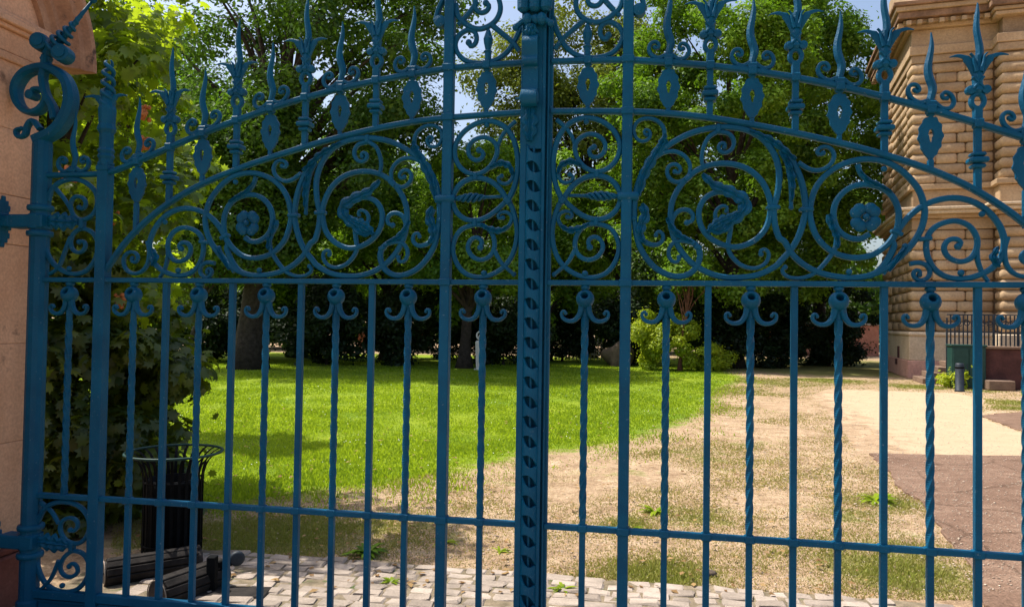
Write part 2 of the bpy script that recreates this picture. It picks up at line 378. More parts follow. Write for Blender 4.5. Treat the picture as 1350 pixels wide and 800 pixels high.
WEEDS = [(2.6,5.15,.55,.9),(2.95,5.6,.35,.7),(3.5,7.15,.4,.7),(2.95,6.7,.35,.6),(1.0,4.95,.38,.9),(1.6,6.5,.45,.6),(-1.8,5.75,.8,.9),(-0.9,5.9,.5,.6),(1.0,6.2,.28,.7),
         (0.2,7.9,.5,.4),(2.4,9.4,.7,.5),(1.2,8.3,.5,.35),(3.2,10.6,.6,.35),(5.5,19,1.5,.5),(7.5,22,2,.6),(-2.6,6.0,.8,.6),(9.6,23.2,1.2,1.2),(11.4,21.3,.9,1.2),(12.4,20.3,.6,.8),(11,17.2,.9,1.1),(10.4,15.8,.5,1.0),(4.3,14.5,.9,.35),(11.5,28,3,1.3),(14,33,6,1.3),(9,32,5,1.3)]
def weed_mask(P):
    w = np.zeros(len(P))
    for x, y, r, a in WEEDS: w = np.maximum(w, a*np.exp(-((P[:, 0]-x)**2+(P[:, 1]-y)**2)/(r*r)))
    return w
def ground_sheet():
    def axis(lo, hi, st, far):
        mid = np.arange(lo, hi, st); ext = np.array([0.5, 1.5, 4, 10, 30, 90, 300, far])
        return np.r_[lo-ext[::-1], mid, hi+ext]
    X = axis(-12, 15, 0.13, 900); Y = axis(2.0, 30, 0.13, 1500)
    gx, gy = np.meshgrid(X, Y); P = np.c_[gx.ravel(), gy.ravel()]
    lawn = np.clip(0.36 + sdist(P, LAWN)/1.7, 0, 1)
    conc = np.array([(5.0,9.4),(10,9.4),(9.2,11.9),(9.6,14.3),(10.2,15.9),(11.6,17.6),(11.6,19.6),(9.6,19.9),(8.4,20.0),(7.4,18.2),(6.7,15.9),(5.9,12.7)])
    sand = np.clip(0.5 + sdist(P, conc)/1.6, 0, 1)
    z = 0.012*np.sin(P[:, 0]*1.3+0.5)*np.sin(P[:, 1]*0.9) + 0.008*np.sin(P[:, 0]*3.1)*np.sin(P[:, 1]*2.7+1)
    near = np.clip((P[:, 1]-5.6)/1.5, 0, 1)*np.clip((4.2-P[:, 0]+0.25*(P[:, 1]-6))/1.0, 0, 1)
    z = z*near
    z = np.where(np.abs(P[:, 0]) > 14, 0, z); z = np.where(P[:, 1] > 29, 0, z)
    V = np.c_[P, z]
    nx, ny = len(X), len(Y)
    i = np.arange(nx-1)[None, :] + nx*np.arange(ny-1)[:, None]; i = i.ravel()
    F = np.c_[i, i+1, i+1+nx, i+nx]
    o = np_mesh('ground', V, F, M['ground'], attrs={'lawn': lawn, 'sand': sand, 'weed': 0.12 + weed_mask(P)}, smooth=True)
    o['kind'] = 'structure'; return o
ground_sheet()

def flat_sheet(name, poly, z, mat, jit=0.05, seed=1, th=0.02):
    r = np.random.default_rng(seed); pts = []
    poly = np.array(poly, float)
    for i in range(len(poly)):
        a = poly[i]; b = poly[(i+1) % len(poly)]; L = np.linalg.norm(b-a); n = max(1, int(L/0.12))
        for k in range(n):
            p = a + (b-a)*k/n
            pts.append(p + (r.normal(0, jit, 2) if k else 0))
    n = len(pts); V = [(p[0], p[1], z) for p in pts] + [(p[0], p[1], z-th) for p in pts]
    F = [list(range(n))] + [[i, i+n, (i+1) % n + n, (i+1) % n] for i in range(n)]
    me = bpy.data.meshes.new(name); me.from_pydata(V, [], F); me.materials.append(mat); me.update()
    o = bpy.data.objects.new(name, me); COL.objects.link(o); o['kind'] = 'structure'
    return o
flat_sheet('asphalt_patch', [(4.62,9.80),(4.30,8.6),(3.99,7.9),(3.85,7.1),(3.62,6.5),(3.45,6.1),(3.28,5.5),(3.01,4.9),(2.80,4.5),(2.6,3.4),(12,3.0),(12,9.66),(7,9.76)], 0.020, M['asphalt'], 0.014, 4, 0.03)
flat_sheet('asphalt_patch', [(8.82,14.3),(8.14,11.94),(8.5,11.2),(13,12.5),(13,15.3),(10.2,15.1)], 0.020, M['asphalt'], 0.03, 5)

GX, GY, GTH = 0.105, 3.68, -0.18
# cobbled strip along the gate: each sett in view is its own piece
def cobbles():
    c, s = math.cos(GTH), math.sin(GTH)
    root = flat_sheet('cobble_strip', [(GX+u*c-w*s, GY+u*s+w*c) for u, w in ((-2.9,-1.0),(3.0,-1.0),(3.0,0.55),(2.55,1.0),(2.2,1.215),(-2.9,1.215))], 0.0225, M['bed'], 0.02, 6)
    var = []
    r = np.random.default_rng(11)
    for k in range(10):
        L = 0.115 + 0.0072*k; b = MB()
        b.cbox((0, 0, 0), (L/2, 0.0455, 0.045), 0.009)
        V = b.v[0]; top = V[:, 2] > 0
        V[top, 2] += r.normal(0, 0.004, top.sum()); V[:, :2] += r.normal(0, 0.005, (len(V), 2))
        me = bpy.data.meshes.new('cobble'); me.from_pydata(V.tolist(), [], b.f); me.materials.append(M['cobble'])
        me.polygons.foreach_set('use_smooth', [False]*len(me.polygons)); me.update(); var.append((L, me, V, b.f))
    n = 0; rest = MB()
    row = 0; w = 1.17
    while w > -0.95:
        u = -2.55 + r.uniform(0, 0.12)
        while u < 2.4:
            k = r.integers(0, 10); L, me, V, F = var[k]
            uc = u + L/2; ww = w + r.normal(0, 0.005)
            skip = (w > 1.1 and r.random() < 0.10) or r.random() < 0.02 or (w > 1.0 and uc > 2.25)
            u += L + r.uniform(0.008, 0.020)
            if skip: continue
            p = (GX+uc*c-ww*s, GY+uc*s+ww*c, -0.015 + r.normal(0, 0.003)); rz = GTH + r.normal(0, 0.016)
            tilt = (r.normal(0, 0.025), r.normal(0, 0.02), rz)
            if w > 0.42 and n < 298 and -2.15 < uc < 2.3:
                o = bpy.data.objects.new('cobble', me); COL.objects.link(o); o.parent = root
                o.location = p; o.rotation_euler = tilt; n += 1
            else:
                m3 = Matrix.Translation(p) @ Matrix.Rotation(rz, 4, 'Z')
                rest.add((np.c_[V, np.ones(len(V))] @ np.array(m3).T)[:, :3], F)
        w -= 0.098 + r.normal(0, 0.003); row += 1
    o = rest.build('cobble_rest', M['cobble'], root); o['kind'] = 'stuff'
cobbles()

# grass: blades of the lawn, and the thin dry turf with weeds on the trodden ground
def blades(name, P, h, w, tint, mat, seed):
    r = np.random.default_rng(seed); n = len(P); a = r.uniform(0, 2*math.pi, n)
    d = np.c_[np.cos(a), np.sin(a), np.zeros(n)]*w[:, None]
    a2 = r.uniform(0, 2*math.pi, n); lean = np.c_[np.cos(a2), np.sin(a2), np.zeros(n)]*(h*r.uniform(0.2, 0.8, n))[:, None]
    B = np.c_[P, np.full(n, -0.004)]
    tip = B + lean; tip[:, 2] += h
    V = np.stack([B-d, B+d, tip], 1).reshape(-1, 3); F = np.arange(3*n).reshape(-1, 3)
    o = np_mesh(name, V, F, mat, attrs={'tint': np.repeat(tint, 3)}); o['kind'] = 'stuff'; return o
def lumps(P, sc, seed):
    r = np.random.default_rng(seed); v = np.zeros(len(P))
    for k in range(6):
        a = r.uniform(0, 2*math.pi); f = sc*(1.0 + 0.9*k); v += np.sin((P[:, 0]*math.cos(a)+P[:, 1]*math.sin(a))*f + r.uniform(0, 6))/(1+0.4*k)
    return v/2.2
def lawn_blades():
    r = np.random.default_rng(21); n = 330000
    Y = 6.2*(30/6.2)**r.random(n)
    X = (r.random(n)*1.5-0.95)*Y*0.75
    P = np.c_[X, Y]; d = sdist(P, LAWN) + 0.35*lumps(P, 2.2, 3)
    keep = r.random(n) < np.clip((d+0.9)/1.9, 0, 1)**1.8; P = P[keep]; n = len(P)
    h = r.uniform(0.018, 0.052, n)*(1 + 0.35*lumps(P, 3, 5)); w = 0.003 + 0.0007*P[:, 1]
    t = np.clip(0.45 + 0.30*lumps(P, 0.7, 6) + 0.25*lumps(P, 4.5, 16) + r.normal(0, 0.22, n), 0, 1)
    o = blades('lawn_grass', P, h, w, t, M['grass'], 22); tag(o, 'short bright green lawn grass beyond the trodden ground', 'grass')
lawn_blades()
def turf_blades():
    r = np.random.default_rng(31); n = 540000
    Y = 4.6*(24/4.6)**r.random(n); X = (r.random(n)*1.72-0.72)*Y*0.72; P = np.c_[X, Y]
    c, s = math.cos(GTH), math.sin(GTH); w = -(P[:, 0]-GX)*s + (P[:, 1]-GY)*c
    lm = sdist(P, LAWN); wm = weed_mask(P) + 0.25*lumps(P, 3.5, 8)
    asph = np.array([(4.9,9.80),(4.2,7.9),(3.85,6.5),(3.5,5.5),(3.05,4.5),(2.8,3.4),(12,3.0),(12,9.66)])
    conc = np.array([(4.5,9.84),(9.6,9.70),(8.35,11.0),(8.06,11.94),(8.75,14.34),(11.0,17.6),(11.3,19.2),(8.4,20.1),(7.2,18.2),(5.5,12.7)])
    ok = ((w > 1.2) | ((w > 0.3) & (r.random(n) < 0.16))) & (lm < 0.35) & ~inside(P, asph) & ~inside(P, conc)
    ok &= (r.random(n) < np.clip(0.38 + wm*0.9, 0.25, 1))
    P = P[ok]; wm = wm[ok]; n = len(P)
    h = r.uniform(0.010, 0.032, n)*(0.6 + np.clip(wm, 0, 1)*0.7); wd = 0.003 + 0.0007*P[:, 1]
    t = np.clip(0.9 - 0.85*np.clip(wm*1.3, 0, 1) + r.normal(0, 0.2, n), 0, 1)
    o = blades('dry_turf', P, h, wd, t, M['weed'], 32); tag(o, 'sparse straw coloured turf and weeds on the trodden ground', 'weeds')
turf_blades()
def rosette_weed(p, label, nl, L, seed, mat):
    """a low weed with a rosette of long leaves"""
    r = np.random.default_rng(seed); V = []; F = []; T = []
    for k in range(nl):
        a = r.uniform(0, 2*math.pi); l = L*r.uniform(0.6, 1); el = r.uniform(0.4, 1.1); w = l*0.11
        d = np.array((math.cos(a), math.sin(a), 0)); q = np.array((-d[1], d[0], 0)); i0 = len(V)
        for t in (0, 0.35, 0.7, 1.0):
            c = d*l*t*math.cos(el*(1-0.5*t)) + np.array((0, 0, l*(math.sin(el)*t - 0.55*t*t)))
            ww = w*math.sin(math.pi*min(0.98, 0.15+0.85*t)); V += [c-q*ww, c+q*ww]
        F += [(i0+2*j, i0+2*j+1, i0+2*j+3, i0+2*j+2) for j in range(3)]; T += [r.random()]*8
    o = np_mesh('weed', np.array(V), np.array(F), mat, attrs={'tint': np.array(T)}); o.location = p
    return tag(o, label, 'weed', 'single weeds growing in the ground')
def gravel():
    r = np.random.default_rng(41); n = 36000
    Y = 4.7*(22/4.7)**r.random(n); X = (r.random(n)*1.6-0.62)*Y*0.72; P = np.c_[X, Y]
    c, s = math.cos(GTH), math.sin(GTH); w = -(P[:, 0]-GX)*s + (P[:, 1]-GY)*c
    ok = (w > 1.2) & (sdist(P, LAWN) < 0.1); P = P[ok]; n = len(P)
    s = (0.003 + 0.008*r.random(n)**4)*(0.6+P[:, 1]*0.07)
    O = np.array([(1,0,0),(0,1,0),(-1,0,0),(0,-1,0),(0,0,.45),(0,0,-.5)]); F0 = np.array([(0,1,4),(1,2,4),(2,3,4),(3,0,4),(1,0,5),(2,1,5),(3,2,5),(0,3,5)])
    a = r.uniform(0, 6.28, n); J = r.uniform(0.6, 1.4, (n, 6, 1))
    V = O[None]*J*s[:, None, None]; x = V[:, :, 0]*np.cos(a)[:, None]-V[:, :, 1]*np.sin(a)[:, None]; y = V[:, :, 0]*np.sin(a)[:, None]+V[:, :, 1]*np.cos(a)[:, None]
    V = np.stack([x+P[:, 0:1], y+P[:, 1:2], V[:, :, 2]+0.022*(P[:, 0:1] > 2.9)*(P[:, 1:2] < 9.8)+0.002], 2).reshape(-1, 3)
    F = (F0[None]+6*np.arange(n)[:, None, None]).reshape(-1, 3)
    o = np_mesh('gravel', V, F, M['pebble']); o['kind'] = 'stuff'; tag(o, 'loose pale gravel scattered over the dry ground', 'gravel')
gravel()
def litter():
    r = np.random.default_rng(51); n = 900; Y = 4.5*(14/4.5)**r.random(n); X = (r.random(n)*1.35-0.68)*Y*0.72
    a = r.uniform(0, 6.28, n); s = r.uniform(0.012, 0.032, n); V = []; F = []
    for i in range(n):
        c, q = math.cos(a[i])*s[i], math.sin(a[i])*s[i]; k = 4*i; z = 0.032
        V += [(X[i]-c, Y[i]-q, z), (X[i]-q*.6, Y[i]+c*.6, z+.012*r.random()), (X[i]+c, Y[i]+q, z+.006), (X[i]+q*.6, Y[i]-c*.6, z+.014*r.random())]; F.append((k, k+1, k+2, k+3))
    o = np_mesh('leaf_litter', np.array(V), np.array(F), M['litter'], attrs={'tint': np.repeat(r.random(n), 4)}); o['kind'] = 'stuff'
    tag(o, 'dry fallen leaves scattered over cobbles and ground', 'leaves')
litter()
def clover():
    r = np.random.default_rng(57); n = 420; Y = 7.5*(22/7.5)**r.random(n); X = (r.random(n)*1.1-0.65)*Y*0.7; P = np.c_[X, Y]; P = P[(sdist(P, LAWN) > 0.1) & (lumps(P, 1.6, 9) > -0.1)]; V = []; F = []
    for i, (x, y) in enumerate(P):
        s = r.uniform(.004, .008)*(0.7+y*0.03); z = r.uniform(.03, .05); k = 5*i
        V += [(x-s, y, z), (x, y-s, z), (x+s, y, z), (x, y+s, z), (x, y, z+s*.9)]; F += [(k, k+1, k+4), (k+1, k+2, k+4), (k+2, k+3, k+4), (k+3, k, k+4)]
    o = np_mesh('clover_flowers', np.array(V), np.array(F), M['white_paint']); o['kind'] = 'stuff'; tag(o, 'tiny white clover flowers dotted over the lawn', 'flowers')
clover()
rosette_weed((-0.99,5.31,0.0), 'dark green rosette weed at edge of cobbles in shade', 26, 0.22, 1, M['leaf_maple'])
rosette_weed((-0.46,5.62,0.0), 'bright green weed beside the thick bar left of meeting post', 14, 0.14, 2, M['grass'])
rosette_weed((-0.06,5.42,0.0), 'tiny upright green weed right of the twisted bar near cobbles', 8, 0.11, 3, M['grass'])
rosette_weed((0.97,6.05,0.0), 'small green weed behind lower rail right of meeting post', 14, 0.14, 4, M['grass'])
rosette_weed((1.27,6.62,0.0), 'bright green weed tuft just above right lower rail', 22, 0.18, 5, M['grass'])
rosette_weed((3.44,7.15,0.0), 'green weed clump at left edge of brown asphalt', 40, 0.24, 6, M['grass'])
rosette_weed((0.33,4.62,0.02), 'small weed sprouting between cobbles right of meeting post', 14, 0.12, 7, M['grass'])
rosette_weed((-0.72,4.7,0.02), 'small weed sprouting between shaded cobbles', 14, 0.10, 8, M['grass'])
b = MB(); b.ball((0, 0, 0.018), 0.04, (1.3, 0.8, 0.6), 9, 6); o = b.build('stone', M['boulder'], None, True); o.location = (1.31, 4.98, 0.0)
tag(o, 'small dark stone on dry turf by the cobbles', 'stone')

SCROLL = [
 [(0.532,2.527),(0.518,2.533),(0.522,2.553),(0.541,2.55),(0.551,2.526),(0.537,2.502),(0.507,2.496),(0.482,2.513),(0.471,2.546),(0.48,2.583),(0.513,2.604),(0.554,2.604),(0.592,2.583),(0.614,2.546),(0.611,2.498),(0.589,2.46),(0.557,2.435)],
 [(0.773,1.995),(0.783,1.961),(0.775,1.918),(0.748,1.878),(0.699,1.856),(0.639,1.863),(0.575,1.899),(0.524,1.961),(0.495,2.026),(0.479,2.124),(0.479,2.211),(0.493,2.292),(0.528,2.37),(0.58,2.434),(0.654,2.488),(0.735,2.528),(0.82,2.548),(0.902,2.552),(0.983,2.537),(1.042,2.506),(1.088,2.458),(1.119,2.398),(1.133,2.327),(1.127,2.243),(1.111,2.175),(1.115,2.096),(1.137,2.028),(1.154,2.024),(1.187,1.965),(1.235,1.916),(1.301,1.878),(1.384,1.857),(1.463,1.853),(1.531,1.867),(1.595,1.899),(1.654,1.953),(1.703,2.011),(1.734,2.069),(1.748,2.127),(1.747,2.166),(1.731,2.229),(1.702,2.278),(1.653,2.331),(1.594,2.369),(1.53,2.385),(1.466,2.383),(1.392,2.359),(1.331,2.315),(1.288,2.252),(1.268,2.172),(1.271,2.112),(1.3,2.033),(1.361,1.971),(1.444,1.943),(1.527,1.953),(1.59,1.997),(1.629,2.052),(1.642,2.109),(1.638,2.167),(1.608,2.226),(1.553,2.262),(1.484,2.272),(1.425,2.251),(1.381,2.2),(1.368,2.136),(1.385,2.072),(1.43,2.034),(1.481,2.027),(1.52,2.049)],
 [(1.019,2.519),(1.095,2.483),(1.165,2.425),(1.17,2.419),(1.212,2.341),(1.238,2.258),(1.249,2.172),(1.241,2.113),(1.22,2.043),(1.187,1.981),(1.145,1.932),(1.118,1.903),(1.039,1.864),(0.948,1.851),(0.871,1.857),(0.799,1.884),(0.737,1.927),(0.688,1.988),(0.658,2.058),(0.646,2.149),(0.661,2.229),(0.706,2.302),(0.77,2.356),(0.842,2.38),(0.922,2.379),(0.995,2.353),(1.054,2.299),(1.088,2.228),(1.097,2.17),(1.079,2.086),(1.029,2.025),(0.957,1.994),(0.891,2.001),(0.826,2.037),(0.784,2.097),(0.777,2.169),(0.807,2.225),(0.861,2.25),(0.914,2.241),(0.95,2.214)],
 [(0.9,2.16),(0.907,2.178),(0.882,2.186),(0.856,2.168),(0.849,2.136),(0.87,2.104),(0.907,2.098)],
 [(0.921,2.087),(0.914,2.035),(0.908,1.99),(0.929,1.946),(0.97,1.908),(1.026,1.894),(1.074,1.916),(1.091,1.958),(1.076,1.983),(1.05,1.977),(1.056,1.96)],
 [(0.859,2.533),(0.818,2.507),(0.794,2.46),(0.786,2.404),(0.796,2.361)],
 [(0.863,2.53),(0.908,2.521),(0.932,2.484),(0.919,2.443),(0.884,2.431),(0.861,2.452),(0.87,2.478),(0.896,2.474),(0.888,2.458)],
 [(0.554,2.404),(0.607,2.439),(0.662,2.445),(0.71,2.42),(0.735,2.373),(0.726,2.316)],
 [(0.72,2.316),(0.678,2.298),(0.643,2.314),(0.627,2.352),(0.644,2.383),(0.676,2.382),(0.693,2.356),(0.678,2.339),(0.665,2.35)],
 [(0.722,2.108),(0.746,2.116),(0.751,2.142),(0.728,2.168),(0.69,2.167),(0.663,2.143),(0.651,2.101),(0.67,2.055),(0.715,2.034),(0.762,2.006),(0.777,1.984)],
 [(0.757,2.009),(0.705,2.023),(0.66,2.013),(0.638,1.972),(0.652,1.929),(0.683,1.923),(0.688,1.946)],
 [(0.511,2.189),(0.528,2.145),(0.508,2.091),(0.51,2.039),(0.542,2.011),(0.585,2.004),(0.614,2.028),(0.608,2.062),(0.584,2.069),(0.58,2.05)],
 [(1.384,2.042),(1.379,1.993),(1.358,1.953),(1.324,1.908),(1.282,1.868),(1.226,1.849),(1.171,1.856),(1.146,1.884),(1.161,1.9)],
 [(1.351,2.136),(1.346,2.112),(1.363,2.082),(1.382,2.037),(1.384,1.991)],
 [(1.47,2.365),(1.484,2.322),(1.514,2.287),(1.553,2.264),(1.608,2.238)],
 [(1.215,2.378),(1.266,2.344),(1.315,2.341),(1.356,2.368),(1.37,2.409),(1.349,2.443),(1.314,2.446),(1.294,2.427),(1.306,2.407),(1.322,2.418)],
 [(1.137,2.435),(1.166,2.379),(1.178,2.314),(1.184,2.259),(1.186,2.173)],
 [(1.515,1.859),(1.557,1.882),(1.599,1.938),(1.625,2.001),(1.612,2.013),(1.635,2.057),(1.678,2.119),(1.74,2.172),(1.811,2.2),(1.879,2.205),(1.943,2.188),(2,2.149),(2.046,2.089),(2.068,2.024),(2.063,1.963),(2.032,1.908),(1.976,1.87),(1.911,1.851),(1.843,1.856),(1.792,1.889),(1.763,1.942),(1.755,1.999),(1.766,2.048),(1.799,2.084),(1.847,2.102),(1.887,2.102),(1.931,2.08),(1.959,2.033),(1.96,1.983),(1.937,1.941),(1.895,1.924),(1.85,1.94),(1.828,1.975),(1.833,2.007),(1.858,2.026),(1.889,2.02),(1.897,2.001),(1.884,1.992)],
 [(1.96,1.985),(1.964,1.928),(1.983,1.872),(2.005,1.839)],
 [(1.577,1.87),(1.618,1.923),(1.653,1.962),(1.669,1.995)],
 [(1.687,1.915),(1.727,1.92),(1.76,1.905),(1.771,1.873),(1.752,1.846),(1.719,1.843),(1.7,1.866),(1.711,1.89),(1.732,1.883),(1.727,1.867)],
 [(2.081,2.032),(2.068,1.979),(2.075,1.914),(2.104,1.874),(2.147,1.859),(2.19,1.871),(2.216,1.904),(2.216,1.948),(2.186,1.974),(2.149,1.97),(2.132,1.942),(2.147,1.918),(2.173,1.927),(2.167,1.942)],
]
CENTRE = [
 [(0.135,2.222),(0.102,2.292),(0.087,2.384),(0.093,2.465),(0.119,2.543),(0.165,2.595),(0.233,2.619),(0.304,2.606),(0.37,2.56),(0.406,2.491),(0.396,2.422),(0.352,2.372),(0.296,2.356),(0.242,2.378),(0.204,2.425),(0.19,2.48),(0.212,2.519),(0.26,2.54),(0.31,2.525),(0.337,2.489),(0.331,2.449),(0.3,2.425),(0.268,2.434),(0.26,2.464),(0.283,2.476)],
 [(0.135,2.222),(0.178,2.286),(0.235,2.327),(0.297,2.339),(0.36,2.32),(0.401,2.275),(0.413,2.228),(0.397,2.178),(0.354,2.139),(0.296,2.127),(0.23,2.149),(0.172,2.193),(0.135,2.222),(0.104,2.165),(0.086,2.073),(0.099,1.981),(0.139,1.91),(0.209,1.862),(0.286,1.849),(0.356,1.877),(0.399,1.944),(0.406,2.011),(0.371,2.08),(0.302,2.106),(0.247,2.099),(0.209,2.06),(0.197,2.003),(0.214,1.958),(0.256,1.934),(0.303,1.946),(0.332,1.989),(0.32,2.029),(0.288,2.046),(0.26,2.026),(0.269,1.994)],
 [(0.1,2.615),(0.137,2.583),(0.173,2.537),(0.193,2.48)],
 [(0.198,1.98),(0.165,1.923),(0.13,1.889),(0.099,1.864)],
 [(0.225,2.387),(0.17,2.408),(0.124,2.386),(0.111,2.34),(0.139,2.307),(0.174,2.313),(0.188,2.336),(0.168,2.346)],
 [(0.263,2.106),(0.217,2.083),(0.162,2.077),(0.125,2.105),(0.113,2.145),(0.141,2.169),(0.18,2.162),(0.18,2.135),(0.159,2.141)],
]
CROWN = [
 [(0.416,3.212),(0.401,3.149),(0.353,3.102),(0.302,3.08),(0.253,3.087),(0.208,3.118),(0.186,3.17),(0.196,3.226),(0.221,3.261),(0.27,3.271),(0.309,3.24),(0.315,3.19),(0.292,3.161),(0.257,3.165),(0.241,3.195),(0.26,3.208)],
 [(0.306,3.219),(0.324,3.189),(0.363,3.143),(0.399,3.105)],
 [(0.076,3.119),(0.091,3.061),(0.132,2.981),(0.182,2.934),(0.239,2.912),(0.296,2.91),(0.358,2.925),(0.4,2.965),(0.414,3.014),(0.393,3.056),(0.35,3.08),(0.315,3.068),(0.304,3.034),(0.315,3.002),(0.339,2.995),(0.345,3.016)],
 [(0.226,3.094),(0.181,3.056),(0.124,3.007),(0.088,2.959)],
]
HINGE = [
 [(2.685,2.255),(2.667,2.315),(2.616,2.357),(2.54,2.371),(2.465,2.354),(2.401,2.303),(2.385,2.241),(2.406,2.181),(2.463,2.151),(2.516,2.162),(2.545,2.205),(2.546,2.248),(2.518,2.277),(2.473,2.268),(2.454,2.235),(2.471,2.207),(2.496,2.216)],
 [(2.65,2.327),(2.589,2.264),(2.548,2.206)],
 [(2.713,2.031),(2.672,1.943),(2.612,1.886),(2.529,1.856),(2.449,1.871),(2.393,1.933),(2.378,2.015),(2.41,2.077),(2.479,2.102),(2.527,2.077),(2.545,2.03),(2.527,1.984),(2.481,1.973),(2.452,2.005),(2.466,2.035),(2.493,2.03)],
 [(2.542,2.057),(2.574,1.979),(2.612,1.891),(2.669,1.853)],
]
HINGELOW = [
 [(2.693,0.511),(2.658,0.578),(2.604,0.617),(2.53,0.63),(2.447,0.614),(2.39,0.561),(2.378,0.497),(2.403,0.439),(2.449,0.412),(2.514,0.424),(2.551,0.471),(2.548,0.518),(2.509,0.545),(2.463,0.54),(2.446,0.509),(2.468,0.477),(2.492,0.482)],
 [(2.678,0.618),(2.611,0.573),(2.565,0.51)],
 [(2.695,0.299),(2.664,0.22),(2.607,0.167),(2.523,0.149),(2.441,0.171),(2.389,0.231),(2.377,0.304),(2.411,0.358),(2.475,0.37),(2.528,0.334),(2.55,0.276),(2.525,0.238),(2.48,0.233),(2.443,0.26),(2.455,0.298),(2.486,0.304),(2.496,0.288)],
 [(2.556,0.316),(2.591,0.233),(2.626,0.186),(2.671,0.146)],
]

# ------------------------------------------------------------------ the iron gate (centre lines in gate-plane metres: distance from the meeting line, height)
VOLUTE = [(2.765,2.587),(2.649,2.64),(2.582,2.732),(2.566,2.825),(2.6,2.92),(2.684,2.978),(2.767,2.99),(2.861,2.958),(2.909,2.88),(2.887,2.794),(2.823,2.746),(2.752,2.758),(2.711,2.816),(2.737,2.863),(2.787,2.873),(2.807,2.84)]
ARCH_UP = [(0.075,2.900),(0.25,2.896),(0.44,2.889),(0.567,2.875),(0.694,2.86),(0.821,2.842),(0.948,2.82),(1.075,2.796),(1.202,2.768),(1.329,2.736),(1.456,2.701),(1.583,2.662),(1.71,2.621),(1.837,2.577),(1.964,2.53),(2.091,2.482),(2.218,2.435),(2.32,2.403),(2.40,2.396),(2.55,2.395),(2.70,2.395)]
ARCH_LO = [(0.075,2.656),(0.25,2.650),(0.44,2.641),(0.567,2.632),(0.694,2.617),(0.821,2.597),(0.948,2.572),(1.075,2.544),(1.202,2.513),(1.329,2.479),(1.456,2.443),(1.583,2.402),(1.71,2.356),(1.837,2.301),(1.964,2.23),(2.091,2.138),(2.218,2.016),(2.335,1.855)]
ACANTHUS = [(0.79,2.334),(0.842,2.282),(0.914,2.249),(0.981,2.203),(0.971,2.156),(0.926,2.114),(0.875,2.067),(0.821,2.078)]
LEAF_A = [(0.625,2.50),(0.585,2.452),(0.551,2.395),(0.521,2.335),(0.508,2.28),(0.497,2.235)]
LEAF_B = [(1.00,2.528),(1.05,2.506),(1.11,2.472),(1.165,2.425),(1.205,2.39)]
Z_LOW, Z_UP, Z_BOT = 0.6585, 1.8235, 0.135
US, UD, UH = 0.441, 0.1902, 2.735            # inner stile, bar pitch, hinge stile
OCT = [(1,.5),(.55,1),(-.55,1),(-1,.5),(-1,-.5),(-.55,-1),(.55,-1),(1,-.5)]
SQ = [(1,1),(-1,1),(-1,-1),(1,-1)]
def arch(L, u): return float(np.interp(u, [p[0] for p in L], [p[1] for p in L]))

